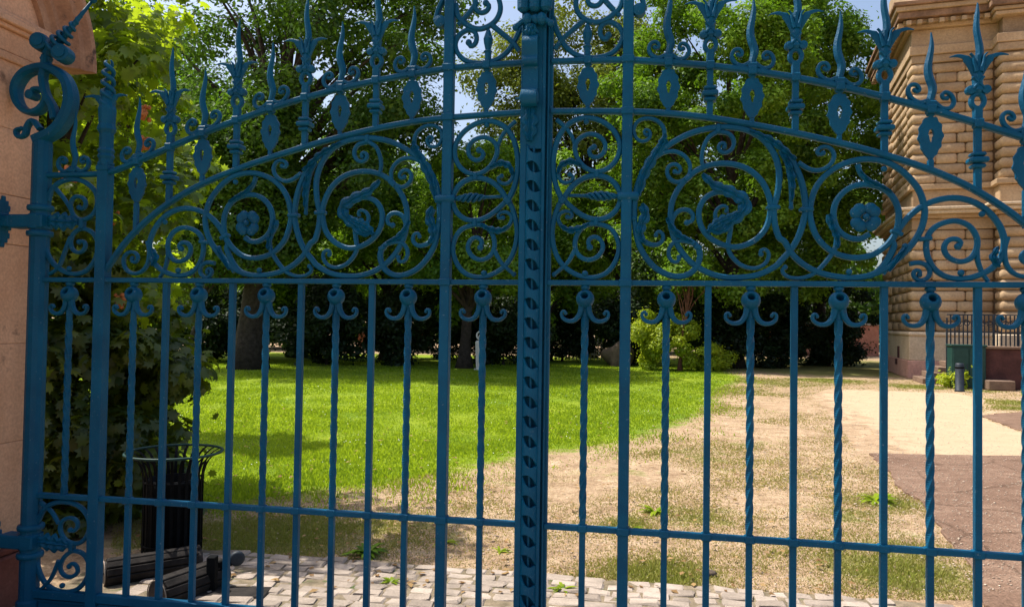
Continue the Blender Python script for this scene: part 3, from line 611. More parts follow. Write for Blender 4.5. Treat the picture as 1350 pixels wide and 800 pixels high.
def gate_leaf(sg, th, label, with_post):
    root = empty('gate_leaf', (GX, GY, 0), th)
    tag(root, label, 'gate', 'two leaves of the blue iron gate')
    PA = M['paint']
    r = np.random.default_rng(5 if sg > 0 else 9)
    def mb(): return MB(sg)
    def strand(b, pts, hw=0.0135, hd=0.013, w0=0.0, taper=(1.0, 0.72), ball=None, step=0.010):
        C = cr(pts, step); n = len(C); T = np.gradient(C, axis=0); T /= np.linalg.norm(T, axis=1)[:, None] + 1e-9
        k = np.linspace(taper[0], taper[1], n)**1.0
        P = np.c_[C[:, 0], np.full(n, w0), C[:, 1]]
        A = np.c_[-T[:, 1], np.zeros(n), T[:, 0]]*(hw*k)[:, None]; B = np.tile((0, 1., 0), (n, 1))*(hd*(0.6+0.4*k))[:, None]
        b.sweep(P, A, B, OCT)
        if ball in ('last', 'both'): b.ball(P[-1], hw*k[-1]*1.5, m=8, n=6)
        if ball in ('first', 'both'): b.ball(P[0], hw*k[0]*1.5, m=8, n=6)
        return P
    def leafy(b, pts, wmax, w0=-0.012, depth=0.016, lobes=6, seed=0, grow=1.0):
        C = cr(pts, 0.005); n = len(C); T = np.gradient(C, axis=0); T /= np.linalg.norm(T, axis=1)[:, None] + 1e-9
        t = np.linspace(0, 1, n)
        w = wmax*(0.25 + 0.75*np.sin(np.pi*(0.06+0.88*t**grow)))*(0.72 + 0.42*np.abs(np.sin(lobes*np.pi*t+seed)))
        P = np.c_[C[:, 0], w0 + 0.004*np.sin(lobes*np.pi*2*t), C[:, 1]]
        A = np.c_[-T[:, 1], np.zeros(n), T[:, 0]]*w[:, None]; B = np.tile((0, 1., 0), (n, 1))*(depth*(0.5+0.5*w/wmax))[:, None]
        b.sweep(P, A, B, [(-1,.0),(-.6,-.7),(-.2,-.45),(0,-1),(.2,-.45),(.6,-.7),(1,.0),(.5,.5),(-.5,.5)])
    # ---- uprights
    b = mb(); b.lathe([(0.062,0.0),(0.062,0.09),(0.05,0.10),(0.05,2.56),(0.044,2.60)], (UH, 0, 0), m=12)
    hs = b.build('hinge_stile', PA, root, False)
    b = mb()
    for z in (2.075, 2.215, 0.335, 0.485):
        b = mb(); b.lathe([(0.045,-.018),(0.064,-.014),(0.067,0),(0.064,.014),(0.045,.018)], (UH, 0, z), m=12); b.build('ring', PA, hs, True)
    b = mb(); b.cbox((US+10*UD, 0, 1.235), (0.031, 0.031, 1.225), 0.004)
    b.cbox((US+10*UD, 0, 2.425), (0.036, 0.036, 0.014), 0.004); b.build('outer_stile', PA, root)
    b = mb(); b.cbox((US, 0, 1.84), (0.0245, 0.0265, 1.83), 0.004)
    for z in (Z_LOW, Z_UP, arch(ARCH_LO, US), arch(ARCH_UP, US)): b.cbox((US, -0.002, z), (0.030, 0.032, 0.0175), 0.004)
    b.build('inner_stile', PA, root)
    # ---- bars
    tw = [0.250] + [US+k*UD for k in (1,3,5,7,9)] + [2.538]
    pl = [US+k*UD for k in (2,4,6,8)]
    for u in pl:
        b = mb(); b.cbox((u, 0, (Z_BOT+Z_UP)/2), (0.0145, 0.0145, (Z_UP-Z_BOT)/2), 0.002)
        b.build('bar', PA, root)
    for i, u in enumerate(tw):
        low = Z_BOT if i < 6 else Z_LOW
        z = np.r_[low, np.linspace(Z_LOW-0.001, Z_LOW+0.02, 2), np.linspace(Z_LOW+0.03, 1.62, 90), 1.66]
        ph = np.interp(z, [Z_LOW+0.03, 1.62], [0, 3.1*2*math.pi + r.uniform(-.4,.4)]) + (0.0 if i < 6 else 0.1)
        if i == 6: z = z.copy()
        P = np.c_[np.full(len(z), u), np.zeros(len(z)), z]; hwid = 0.0135
        A = np.c_[np.cos(ph), np.sin(ph), np.zeros(len(z))]*hwid; B = np.c_[-np.sin(ph), np.cos(ph), np.zeros(len(z))]*hwid
        b = mb(); b.sweep(P, A*1.04, B*1.04, [(1,.8),(.8,1),(-.8,1),(-1,.8),(-1,-.8),(-.8,-1),(.8,-1),(1,-.8)]); b.build('twisted_bar', PA, root, False)
        # pod that caps the twisted bar under the rail
        zc = 1.747; rr = 0.044
        b = mb()
        prof = []
        for a in np.linspace(math.pi, 0.50, 12): prof.append((rr*math.sin(a)+1e-4, rr*math.cos(a)*1.05))
        prof += [(rr*0.40, rr*0.84), (rr*0.36, rr*0.3), (rr*0.30, -rr*0.5), (0.001, -rr*0.6)]
        b.lathe(prof, (u, -0.004, zc), (0, -1, 0.5), m=16, cap=False)
        b.lathe([(0.013, zc+0.036), (0.018, zc+0.046), (0.023, zc+0.052), (0.023, zc+0.06), (0.018, Z_UP-0.01)], (u, 0, 0), m=10)
        b.lathe([(0.013, 1.63), (0.018, 1.66), (0.014, 1.69), (0.022, 1.71)], (u, 0.006, 0), m=10)
        pod = b.build('pod', PA, root, True)
        for s in (-1, 1):
            b = mb()
            strand(b, [(u+s*x, y) for x, y in ((.016,1.722),(.018,1.700),(.026,1.672),(.048,1.645),(.082,1.641),(.108,1.657),(.112,1.682),(.098,1.690),(.093,1.677))], 0.0125, 0.014, -0.006, (1.15, 0.5), 'last', 0.006)
            b.build('pod_curl', PA, pod)
    # ---- rails
    u0 = 0.066
    def rail(name, z, hh, hd, us, u1=2.70):
        b = mb(); b.cbox(((u0+u1)/2, -0.004, z), ((u1-u0)/2, hd, hh), 0.003)
        for u in us: b.cbox((u, -0.005, z), (0.023, hd+0.004, hh+0.004), 0.004)
        b.build(name, PA, root)
    allu = tw[:6] + pl
    rail('lower_rail', Z_LOW, 0.0130, 0.018, allu + [US+10*UD]); rail('upper_rail', Z_UP, 0.0125, 0.019, [])
    rail('bottom_rail', Z_BOT, 0.022, 0.022, [])
    b = mb(); b.cbox(((u0+2.69)/2, 0.004, 0.062), (1.31, 0.006, 0.05), 0.002)
    for z in (0.098, 0.022): b.cbox(((u0+2.69)/2, 0.0, z), (1.31, 0.012, 0.007), 0.002)
    b.build('kick_panel', PA, root)
    b = mb(); strand(b, ARCH_UP, 0.0140, 0.019, -0.004, (1, 1), step=0.02)
    for u in pl + tw[:6]: b.cbox((u, -0.006, arch(ARCH_UP, u)), (0.019, 0.022, 0.019), 0.004)
    b.build('upper_arch_rail', PA, root)
    b = mb(); strand(b, ARCH_LO, 0.0140, 0.018, -0.004, (1, 1), step=0.02); b.build('lower_arch_rail', PA, root)
    # ---- between the arches
    for u in pl:
        z0, z1 = arch(ARCH_LO, u), arch(ARCH_UP, u); zm = z0 + (z1-z0)*0.46
        b = mb(); b.cbox((u, 0, (z0+z1)/2), (0.0135, 0.0135, (z1-z0)/2), 0.002)
        for dz, h, w in ((-.026,.009,.030),(0,.012,.040),(.026,.009,.031)): b.cbox((u, 0, zm+dz), (w*0.92, w*0.92, h), 0.006)
        b.build('collared_bar', PA, root)
    def plate(u, ztop, h):
        b = mb(); n = 72; zc = ztop - 0.5*h; V = []; F = []
        for wv in (-0.007, 0.007):
            for ring in (1, 0):
                for i in range(n):
                    a = 2*math.pi*i/n; sx, cz = math.sin(a), math.cos(a)
                    if ring:
                        k = 0.057*(1 - 0.17*abs(math.sin(6*a+0.3))**0.8)
                        x = k*sx*(1.0 if cz > 0 else 1.0-0.25*abs(cz)); zz = 0.43*h*cz*(1 + 0.03*math.cos(13*a))
                    else:
                        x = 0.0105*sx*(1.15 if cz > 0 else 0.75); zz = 0.030*cz + 0.006
                    bulge = (0 if ring else 0.0)
                    V.append((u+x, wv + bulge - (0.004 if (ring == 0 and wv < 0) else 0), zc+zz))
        o = lambda s, g, i: (s*2+g)*n + i % n
        for i in range(n):
            F += [(o(0,0,i), o(0,0,i+1), o(0,1,i+1), o(0,1,i)), (o(1,0,i), o(1,1,i), o(1,1,i+1), o(1,0,i+1)),
                  (o(0,0,i), o(1,0,i), o(1,0,i+1), o(0,0,i+1)), (o(0,1,i), o(0,1,i+1), o(1,1,i+1), o(1,1,i))]
        b.add(V, F)
        for s in (-1, 1):
            for k, (z0, z1) in enumerate(((-.035,-.012),(-.01,.016),(.016,.044))):
                strand(b, [(u+s*0.012, zc+z0), (u+s*0.024, zc+(z0+z1)/2+.002), (u+s*0.036, zc+z1)], 0.0016, 0.0022, -0.0075, (1,.6), step=0.01)
        b.cbox((u, 0, ztop-0.004), (0.016, 0.010, 0.012), 0.003); b.cbox((u, 0, ztop-h+0.002), (0.010, 0.009, 0.014), 0.003)
        b.build('keyhole_plate', PA, root)
    for u in tw[:6]:
        z1 = arch(ARCH_UP, u) - 0.012; z0 = arch(ARCH_LO, u); h = min(z1-z0, 0.222)
        plate(u, z1, h)
        if z1-z0 > 0.25:
            b = mb(); b.cbox((u, 0, (z0+z1-h)/2), (0.012, 0.012, (z1-h-z0)/2+0.01), 0.003); b.build('bar', PA, root)
    # ---- finials
    def wavy(u, v, H, slope, name='wavy_spear'):
        b = mb(); t = np.linspace(0, 1, 30); n = len(t)
        du = sg*0.0 + 0.017*np.sin(t*8.2+0.3)*np.clip(1.15-t, 0, 1)*(t > 0.12)*np.clip((t-.12)*6, 0, 1)
        w = np.interp(t, [0,.15,.35,.6,.8,1], [.0185,.017,.0205,.0165,.012,.003])
        P = np.c_[u+du*sg, np.zeros(n), v+H*t]
        b.sweep(P, np.tile((1.,0,0), (n,1))*w[:, None], np.tile((0,1.,0), (n,1))*(w*0.72)[:, None], [(1,0),(.3,1),(-.3,1),(-1,0),(-.3,-1),(.3,-1)])
        b.cbox((u, 0, v+0.012), (0.022, 0.02, 0.014), 0.004)
        o = b.build(name, PA, root)
        for s in (-1, 1):
            b = mb(); q = [(.010,.026),(.045,.006),(.078,.016),(.094,.046),(.083,.076),(.058,.083),(.045,.064),(.056,.050),(.066,.058)]
            strand(b, [(u+s*x, v+y+slope*s*x*0.9) for x, y in q], 0.0098, 0.0125, -0.002, (1.15, .75), 'last', 0.006); b.build('spear_curl', PA, o)
    def fleur(u, v, cork=False):
        k = 1.0
        b = mb()
        if not cork:
            a = np.linspace(0, 2*math.pi, 20, endpoint=False)
            P = np.c_[u+0.0255*np.sin(a), np.zeros(20), v+0.088+0.032*np.cos(a)]
            Rr = np.c_[np.sin(a), np.zeros(20), np.cos(a)]*0.0105
            b.sweep(P, Rr, np.tile((0,.013,0), (20,1)), OCT, closed=True)
            b.cbox((u, 0, v+0.03), (0.0175, 0.016, 0.035), 0.004); base = v+0.12
            for s in (-1, 1):
                b.lathe([(0.008,-.018),(.019,-.015),(.0205,0),(.019,.015),(.008,.018)], (u+s*0.031, -0.004, base+0.016), (0,1,0), m=10)
            b.lathe([(.016, base), (.027, base+.014), (.021, base+.045), (.023, base+.075), (.018, base+.11), (.015, base+.17)], (u, 0, 0), m=8)
            for s in (-1, 1): strand(b, [(u-s*.024, base+.02), (u, base+.045), (u+s*.02, base+.072)], 0.006, 0.02, -0.004, (1,1), step=0.012)
            tip = base + 0.075; tz, H = v+0.285, 0.24
        else:
            b.lathe([(0.036,v),(0.036,v+.03),(0.045,v+.045),(.037,v+.06),(.045,v+.075),(.036,v+.09),(.036,v+.17),(.05,v+.19),(.042,v+.22),(.046,v+.30),(.03,v+.36),(.025,v+.4)], (u,0,0), m=10)
            tip = v + 0.28
        # flaring leaves
        spread = 0.118 if not cork else 0.13
        o = b.build('fleur_finial' if not cork else 'corkscrew_finial', PA, root, False)
        for s in (-1, 1):
            b = mb()
            q = [(.006,0),(.026,.045),(.050,.082),(.085,.094),(spread,.088)]
            C = cr([(u+s*x, tip+y) for x, y in q], 0.006); n = len(C); t = np.linspace(0,1,n)
            T = np.gradient(C, axis=0); T /= np.linalg.norm(T, axis=1)[:, None]
            w = np.interp(t, [0,.35,.55,.62,.8,1], [.012,.015,.017,.0095,.007,.002])
            P = np.c_[C[:,0], -0.016*t, C[:,1]]
            b.sweep(P, np.c_[-T[:,1], np.zeros(n), T[:,0]]*w[:,None], np.tile((0,1.,0),(n,1))*(0.008*(1.2-t))[:,None], OCT)
            strand(b, [(u+s*.008, tip+.02), (u+s*.020, tip+.065), (u+s*.022, tip+.09), (u+s*.034, tip+.102)], 0.0095, 0.012, -0.012, (1,.35), step=0.008)
            b.build('flaring_leaf', PA, o)
        b = mb()
        if not cork:
            t = np.linspace(0,1,26); n = len(t); du = 0.010*np.sin(t*7)*np.clip(1.1-t,0,1)
            w = np.interp(t, [0,.2,.5,.8,1], [.0165,.0175,.0155,.011,.003])
            P = np.c_[u+du*sg, np.zeros(n), tip+0.06+(v+0.525-tip-0.06)*t]
            b.sweep(P, np.tile((1.,0,0),(n,1))*w[:,None], np.tile((0,1.,0),(n,1))*(w*.75)[:,None], [(1,0),(.3,1),(-.3,1),(-1,0),(-.3,-1),(.3,-1)])
            b.build('spike', PA, o)
        else:
            for ph in (0, math.pi):
                t = np.linspace(0,1,60); rad = np.interp(t,[0,.8,1],[.031,.025,.014])
                P = np.c_[u+rad*np.cos(t*4.6*2*math.pi*0.55+ph), rad*np.sin(t*4.6*2*math.pi*0.55+ph), v+.30+t*.27]
                b.tube(P, np.interp(t,[0,.9,1],[.0125,.011,.004]), 7)
            b.build('corkscrew', PA, o, True)
    def slope(u): return (arch(ARCH_UP, u+.05)-arch(ARCH_UP, u-.05))/0.1
    for u in tw[1:6]: wavy(u, arch(ARCH_UP, u)+0.012, 0.335, slope(u))
    wavy(2.538, 2.408, 0.33, 0)
    for u in pl: fleur(u, arch(ARCH_UP, u)+0.012)
    fleur(US+10*UD, 2.445, True)
    b = mb(); v = arch(ARCH_UP, .25)+.012
    b.lathe([(.016,v),(.017,v+.05),(.024,v+.056),(.014,v+.066),(.022,v+.10),(.024,v+.12),(.013,v+.155),(.003,v+.175)], (.245,-0.002,0), m=8); b.build('bud_finial', PA, root)
    # ---- scroll panels
    small = {0,3,4,6,8,10,12,15,18,19,20,21,5,7}
    balls = {0:'first',3:'first',4:'last',6:'last',8:'last',9:'first',10:'last',11:'last',12:'last',15:'last',16:'last',17:'last',19:'last',20:'last',21:'last'}
    for i, pts in enumerate(SCROLL):
        hw = 0.0106 if i in small else 0.0137
        b = mb(); tp = (1.0, 0.8)
        if i == 11: hw, tp = 0.017, (1.0, 0.45)
        if i in (13, 14, 16): hw, tp = 0.011, (1.0, 0.7)
        if i in (0, 3, 9): tp = (0.7, 1.0)
        if i in (1, 2): tp = (1.0, 0.92)
        strand(b, pts, hw, 0.0125, (i % 5 - 2)*0.0016, tp, balls.get(i)); b.build('scroll', PA, root)
    for i, pts in enumerate(CENTRE):
        b = mb(); strand(b, pts, 0.0132 if i < 2 else 0.0105, 0.0125, (i % 3 - 1)*0.002, (1, .8), 'last'); b.build('scroll', PA, root)
    for i, pts in enumerate(CROWN):
        b = mb(); strand(b, pts, 0.0132, 0.0125, (i % 3 - 1)*0.002, (1, .85), 'last' if i in (0, 2) else None); b.build('scroll', PA, root)
    for grp in (HINGE, HINGELOW):
        for i, pts in enumerate(grp):
            b = mb(); strand(b, pts, 0.0132 if i % 2 == 0 else 0.011, 0.0125, (i % 3 - 1)*0.002, (1, .75), 'last' if i % 2 == 0 else None); b.build('scroll', PA, root)
    # leaf work
    for pts, wm, lb, sd in ((ACANTHUS, .029, 8, 0), (LEAF_A, .024, 5, 1), (LEAF_B, .017, 5, 2),
                            ([(.515,2.20),(.532,2.15),(.512,2.10),(.508,2.045),(.53,2.015)], .024, 4, 0),
                            ([(.63,2.13),(.652,2.085),(.69,2.045),(.745,2.018)], .017, 4, 1), ([(1.14,2.43),(1.172,2.37),(1.186,2.32),(1.19,2.27),(1.187,2.20)], .015, 5, 0),
                            ([(.62,2.525),(.605,2.49),(.58,2.44)], .018, 3, 1), ([(1.35,2.14),(1.362,2.085),(1.384,2.03),(1.386,1.985)], .015, 4, 0),
                            ([(1.48,2.33),(1.512,2.288),(1.56,2.262),(1.61,2.236)], .015, 4, 1), ([(1.60,1.88),(1.64,1.945),(1.668,1.99)], .012, 2, 1),
                            ([(.225,2.387),(.17,2.408),(.125,2.388),(.113,2.35)], .017, 4, 0), ([(.265,2.106),(.217,2.083),(.165,2.077),(.128,2.10)], .017, 4, 0),
                            ([(2.04,1.99),(2.02,1.94),(2.045,1.90)], .016, 3, 0)):
        b = mb(); leafy(b, pts, wm, -0.012, 0.015, lb, sd); b.build('acanthus_leaf', PA, root)
    b = mb(); leafy(b, [(.95,2.15),(.915,2.125),(.875,2.11),(.84,2.085),(.815,2.06)], .027, -0.016, 0.014, 5, 1); b.build('acanthus_leaf', PA, root)
    # rosette
    for i in range(4):
        a = math.pi/4 + i*math.pi/2 + 0.05
        b = mb(); cx, cz = 1.499+.040*math.cos(a), 2.122+.040*math.sin(a)
        for q in (-.62, .62):
            b.ball((cx+.010*math.cos(a+q*2.2), -.018-.004*(q == 0), cz+.010*math.sin(a+q*2.2)), 0.0285, (1, .5, 1), 10, 7)
        b.build('petal', PA, root, True)
    b = mb(); b.ball((1.499,-.03,2.122), .0155); b.build('rosette_boss', PA, root, True)
    # small balls and straps
    for (u, v, rr) in ((1.58,2.34,.014),(1.435,1.879,.014),(1.979,2.133,.014),(1.895,1.876,.015),(.245,2.600,.014),(.248,1.868,.015),(.477,2.129,.017),(1.669,1.995,.012),(2.545,1.885,.014),(2.53,.185,.015)):
        b = mb(); b.ball((u, -.004, v), rr); b.build('ball', PA, root, True)
    for (u, v, hu, hv, an) in ((1.252,2.162,.030,.010,0),(1.634,2.054,.026,.010,-.45),(1.749,2.026,.028,.010,.1),(1.107,2.174,.030,.010,0),(.861,2.545,.011,.022,0),(.726,2.316,.02,.010,.7),(.299,2.346,.011,.020,0),(.298,2.118,.011,.022,0),
                               (.773,1.992,.017,.011,-.3),(2.475,2.127,.013,.028,0),(2.48,.395,.013,.024,0),(.135,2.222,.018,.016,.8)):
        ca, sa = math.cos(an), math.sin(an)
        b = mb(); b.cbox((u, 0, v), (hu, 0.019, hv), 0.005, [(ca,0,sa),(0,1,0),(-sa,0,ca)]); b.build('strap_collar', PA, root)
    # twisted tendril and sleeve at the inner stile
    b = mb(); b.lathe([(.018,-.05),(.022,-.045),(.022,.045),(.018,.05)], (US+.008,-.012,2.235), (1,0,0), m=10)
    b.build('sleeve', PA, root, True)
    b = mb()
    for ph in (0, 2*math.pi/3, 4*math.pi/3):
        t = np.linspace(0,1,50); rad = .014*np.sin(np.pi*np.clip(t*1.05,0.04,1))+.002
        P = np.c_[.40-.17*t, -.004+rad*np.sin(t*13+ph), 2.237+.006*t+rad*np.cos(t*13+ph)]
        b.tube(P, np.interp(t,[0,.5,1],[.007,.0095,.005]), 7)
    b.tube([(.41,0,2.237),(.30,0,2.24),(.20,0,2.244),(.165,0,2.245)], [.012,.010,.008,.009], 8); b.build('twisted_tendril', PA, root, True)
    # leaf work and straps at the hinges
    for zc in (2.14, 0.41):
        b = mb(); leafy(b, [(2.69,zc),(2.645,zc+.004),(2.59,zc),(2.545,zc-.003),(2.49,zc-.004)], .048, -.014, .018, 4, 0.6); b.build('hinge_leaf', PA, root)
        b = mb(); b.cbox((UH+.05, -.012, zc), (.105, .045, .036), .006)
        b.lathe([(.058,-.04),(.06,-.036),(.06,.036),(.058,.04)], (UH,0,zc), m=12); b.build('hinge_strap', PA, root)
    # volute on top of the hinge stile
    C = cr(VOLUTE, .012); n = len(C); T = np.gradient(C, axis=0); T /= np.linalg.norm(T, axis=1)[:,None]
    k = np.interp(np.linspace(0,1,n), [0,.1,.3,.6,1], [.034,.030,.027,.022,.012]); hd = np.interp(np.linspace(0,1,n),[0,.5,1],[.048,.042,.03])
    b = mb(); b.sweep(np.c_[C[:,0], np.zeros(n), C[:,1]], np.c_[-T[:,1], np.zeros(n), T[:,0]]*k[:,None], np.tile((0,1.,0),(n,1))*hd[:,None], OCT)
    b.lathe([(.012,-.034),(.026,-.03),(.026,.03),(.012,.034)], (C[-1][0],0,C[-1][1]), (0,1,0), m=12)
    vo = b.build('volute', PA, root)
    b = mb(); strand(b, [(2.719,3.051),(2.726,2.968),(2.734,2.926),(2.712,2.841),(2.665,2.766),(2.65,2.70)], .019, .030, -.012, (.8,1)); strand(b, [(2.724,2.642),(2.773,2.692),(2.806,2.659),(2.818,2.613),(2.861,2.602),(2.874,2.64),(2.843,2.65)], .011, .02, -.03, (1.3,.8), 'last'); b.build('volute_tongue', PA, vo)
    b = mb(); b.lathe([(.022,0),(.033,.015),(.024,.035),(.034,.055),(.02,.08)], (2.722,0,2.985), (0.1,0,1), m=10)
    for (x, z) in ((2.752,3.125),(2.615,3.055)):
        b.lathe([(.020,-.045),(.046,-.04),(.048,0),(.046,.04),(.020,.045)], (x,-.01,z), (.25,1,0), m=14)
        b.lathe([(.030,-.052),(.030,-.046)], (x,-.01,z), (.25,1,0), m=12)
    strand(b, [(2.72,3.06),(2.70,3.10),(2.752,3.165)], .018, .03, -.004, (1,.8)); strand(b, [(2.715,3.06),(2.68,3.10),(2.63,3.10)], .018, .03, -.004, (1,.8))
    b.build('curled_tip', PA, vo, False)
    b = mb(); a0 = np.array((2.70,0,3.07)); d = np.array((-.245,0,.275)); L = np.linalg.norm(d); d /= L; x = np.array((d[2],0,-d[0])); y = np.array((0,1.,0))
    t = np.linspace(0,1,170); rad = np.interp(t,[0,.15,.7,.8,1],[.03,.052,.014,.007,.006])
    P = a0 + d*(L*np.clip(t*.78,0,1))[:,None] + x*(rad*np.cos(t*44))[:,None] + y*(rad*np.sin(t*44))[:,None]
    b.tube(P, np.interp(t,[0,.8,1],[.0125,.009,.006]), 7); b.tube([a0, a0+d*L*.6, a0+d*L], [.024,.013,.007], 8); b.ball(a0+d*(L+.01), .02, m=9)
    b.build('corkscrew', PA, vo, True)
    # small side scrolls high on the inner stile
    b = mb(); b.lathe([(.012,-.026),(.03,-.022),(.03,.022),(.012,.026)], (US+.05,0,3.125), (0,1,0), m=12); strand(b, [(US+.075,3.13),(US+.06,3.19),(US+.03,3.26),(US+.026,3.36)], .012, .02, 0, (1,.9)); b.build('side_scroll', PA, root)
    if with_post:
        X = -1  # u grows to the left on this leaf: the meeting post spans u = +0.07 .. -0.08
        b = mb(); b.cbox((0.0535, -0.030, 1.80), (0.0165, 0.022, 1.78), .004); b.cbox((-0.0415, -0.030, 1.80), (0.0085, 0.022, 1.779), .003); b.cbox((0.008, -0.030, 3.00), (0.042, 0.0205, 0.535), .002); b.cbox((0.008, -0.012, 1.27), (0.042, 0.008, 1.24), .002); post = b.build('meeting_post', PA, root)
        b = mb(); b.cbox((-0.006, 0.006, 1.80), (0.074, 0.016, 1.778), .003); b.cbox((-0.062, -0.022, 1.80), (0.004, 0.012, 1.776), .002); b.build('rebate', PA, post)
        # twisted ribbon running down the post
        t = np.linspace(0,1,1200); z = 2.445-2.38*t; ph = t*2.38/0.0935*2*math.pi; rad = .034
        P = np.c_[.002+rad*np.cos(ph), -.046-rad*0.75*np.sin(ph), z]
        B = np.c_[np.cos(ph), -np.sin(ph)*.8, np.zeros(len(t))]*.004; A = np.tile((0,0,1.),(len(t),1))*(.020+.026*np.cos(ph)**2)[:,None]
        b = mb(); b.sweep(P, A, B, SQ); b.build('twisted_ribbon', PA, post)
        b = mb(); b.lathe([(.006,.07),(.006,2.46),(.003,2.475)], (.002,-.050,0), m=8); b.build('ribbon_core', PA, post)
        # curled strap above
        q = [(-.064,2.672),(-.082,2.666),(-.108,2.676),(-.118,2.705),(-.106,2.733),(-.08,2.738),(-.066,2.745),(-.064,2.80),(-.068,2.855),(-.092,2.868),(-.098,2.885),(-.088,2.905),(-.10,2.945),(-.102,2.975),(-.085,3.0),(-.06,3.005)]
        C = cr(q, .006, 1); n = len(C); T = np.gradient(C, axis=0); T /= np.linalg.norm(T, axis=1)[:,None]
        P = np.c_[np.full(n,.022), C]; B = np.c_[np.zeros(n), -T[:,1], T[:,0]]*.0055; A = np.tile((1.,0,0),(n,1))*.037
        b = mb(); b.sweep(P, A, B, SQ); b.lathe([(.02,-.044),(.03,-.04),(.03,.04),(.02,.044)], (.022,-.09,2.703), (1,0,0), m=14)
        b.tube([(.09,-.085,2.70),(.05,-.088,2.703)], [.006,.009], 8); b.build('curled_strap', PA, post)
        b = mb(); leafy(b, [(.022,2.67),(.022,2.63),(.022,2.57),(.022,2.50)], .036, -.066, .022, 3, .9); b.build('acanthus_leaf', PA, post)
        b = mb(); leafy(b, [(.03,3.00),(.02,3.03),(.005,3.055)], .036, -.085, .022, 2, .5); b.build('acanthus_leaf', PA, post)
        b = mb()
        for dx, rr in ((-.03,.026),(.04,.026),(.0,.02)): b.ball((dx,-.075,3.085), rr, (1,1,1.2), 10, 7)
        strand(b, [(.095,3.05),(.06,3.08),(.02,3.09),(-.03,3.09),(-.075,3.06)], .012, .014, -.075, (1,1), 'both')
        for dx in (-.055,.0,.055): b.lathe([(.014,3.12),(.03,3.135),(.032,3.22),(.024,3.235)], (dx+.004,-.075,0), m=12)
        b.build('post_ornament', PA, post, False)
    return root
gate_leaf(-1, -0.1703, 'left leaf of the blue wrought iron gate, carrying the meeting post', True)
gate_leaf(1, -0.1895, 'right leaf of the blue wrought iron gate, cut off by the frame', False)

# ------------------------------------------------------------------ stone pier that carries the left leaf
def pier():
    th = -0.1703; sh = np.array((-3.45, -0.36, 0)); c, s = math.cos(th), math.sin(th)
    root = empty('gate_pier', (GX+sh[0]*c-sh[1]*s, GY+sh[0]*s+sh[1]*c, 0), th)
    tag(root, 'orange sandstone gate pier with moulded arched cap at left edge', 'pier')
    x1 = -2.95; w0, w1 = -0.95, 0.21
    def P(b, name, mat, smooth=False):
        b.v = [v - sh for v in b.v]; return b.build(name, mat, root, smooth)
    zs = [0.34, 0.92, 1.47, 2.02, 2.294, 2.66, 3.03]
    for i in range(len(zs)-1):
        b = MB(); g = 0.0022 if i in (3,) else 0.0008
        b.cbox(((x1-4.0)/2, (w0+w1)/2, (zs[i]+zs[i+1])/2), ((4.0+x1)/2, (w1-w0)/2, (zs[i+1]-zs[i])/2-g), 0.003); P(b, 'stone_block', M['sandstone'])
    b = MB(); b.box(((x1-4.0)/2, (w0+w1)/2, 1.7), ((4.0+x1)/2-.012, (w1-w0)/2-.012, 1.36)); P(b, 'mortar', M['sandstone_dark'])
    b = MB(); b.cbox(((x1-4.0)/2, (w0+w1)/2, .15), ((4.0+x1)/2+.05, (w1-w0)/2+.05, .15), .01); b.cbox(((x1-4.0)/2, (w0+w1)/2, .32), ((4.0+x1)/2+.025, (w1-w0)/2+.025, .018), .008); P(b, 'plinth', M['redstone'])
    b = MB()
    for z0, z1, p in ((3.03,3.075,.015),(3.078,3.20,.005),(3.20,3.225,.03),(3.225,3.262,.055),(3.262,3.285,.04)):
        b.cbox(((x1-4.0)/2, (w0+w1)/2, (z0+z1)/2), ((4.0+x1)/2+p, (w1-w0)/2+p, (z1-z0)/2), .005)
    P(b, 'necking', M['sandstone'])
    # arched hood
    wc, zc = -0.37, 3.10
    b = MB(); a = np.linspace(0.02, math.pi-.02, 60); n = len(a)
    d = np.c_[np.zeros(n), np.cos(a), np.sin(a)]
    o = np.array((0, wc, zc)) + d*0.60
    prof = [(0,0),(.05,0),(.05,.05),(.075,.07),(.075,.10),(.11,.13),(.14,.15),(.14,.19),(.17,.215),(.17,.25),(0,.25)]
    bx = np.tile((1.,0,0),(n,1)); P0 = o + np.array((x1-.02,0,0))
    b.sweep(P0, bx, d, prof[::-1])
    P(b, 'arched_hood', M['sandstone_dark'])
    b = MB(); V = []; k = 40; aa = np.linspace(0, math.pi, k)
    for x in (x1-.005, -4.0):
        for q in aa: V.append((x, wc+.62*math.cos(q), 3.27+.47*math.sin(q)))
    F = [tuple(range(k))[::-1], tuple(range(k,2*k))] + [(i, i+1, i+1+k, i+k) for i in range(k-1)] + [(k-1, 0, k, 2*k-1)]
    b.add(V, F); P(b, 'cap_stone', M['sandstone'])
    for zc2 in (2.14, .41):
        b = MB(); b.cbox((-2.94, -.03, zc2), (.012, .05, .045), .005)
        for sgn in (-1, 1):
            for dz, w in ((.05,.035),(.075,.045),(.10,.032),(.125,.012)):
                b.cbox((-2.942, -.03, zc2+sgn*dz), (.008, w, .016), .004)
        b.cbox((-2.91,-.03,zc2), (.03,.03,.03), .006); P(b, 'hinge_plate', M['paint'])
pier()

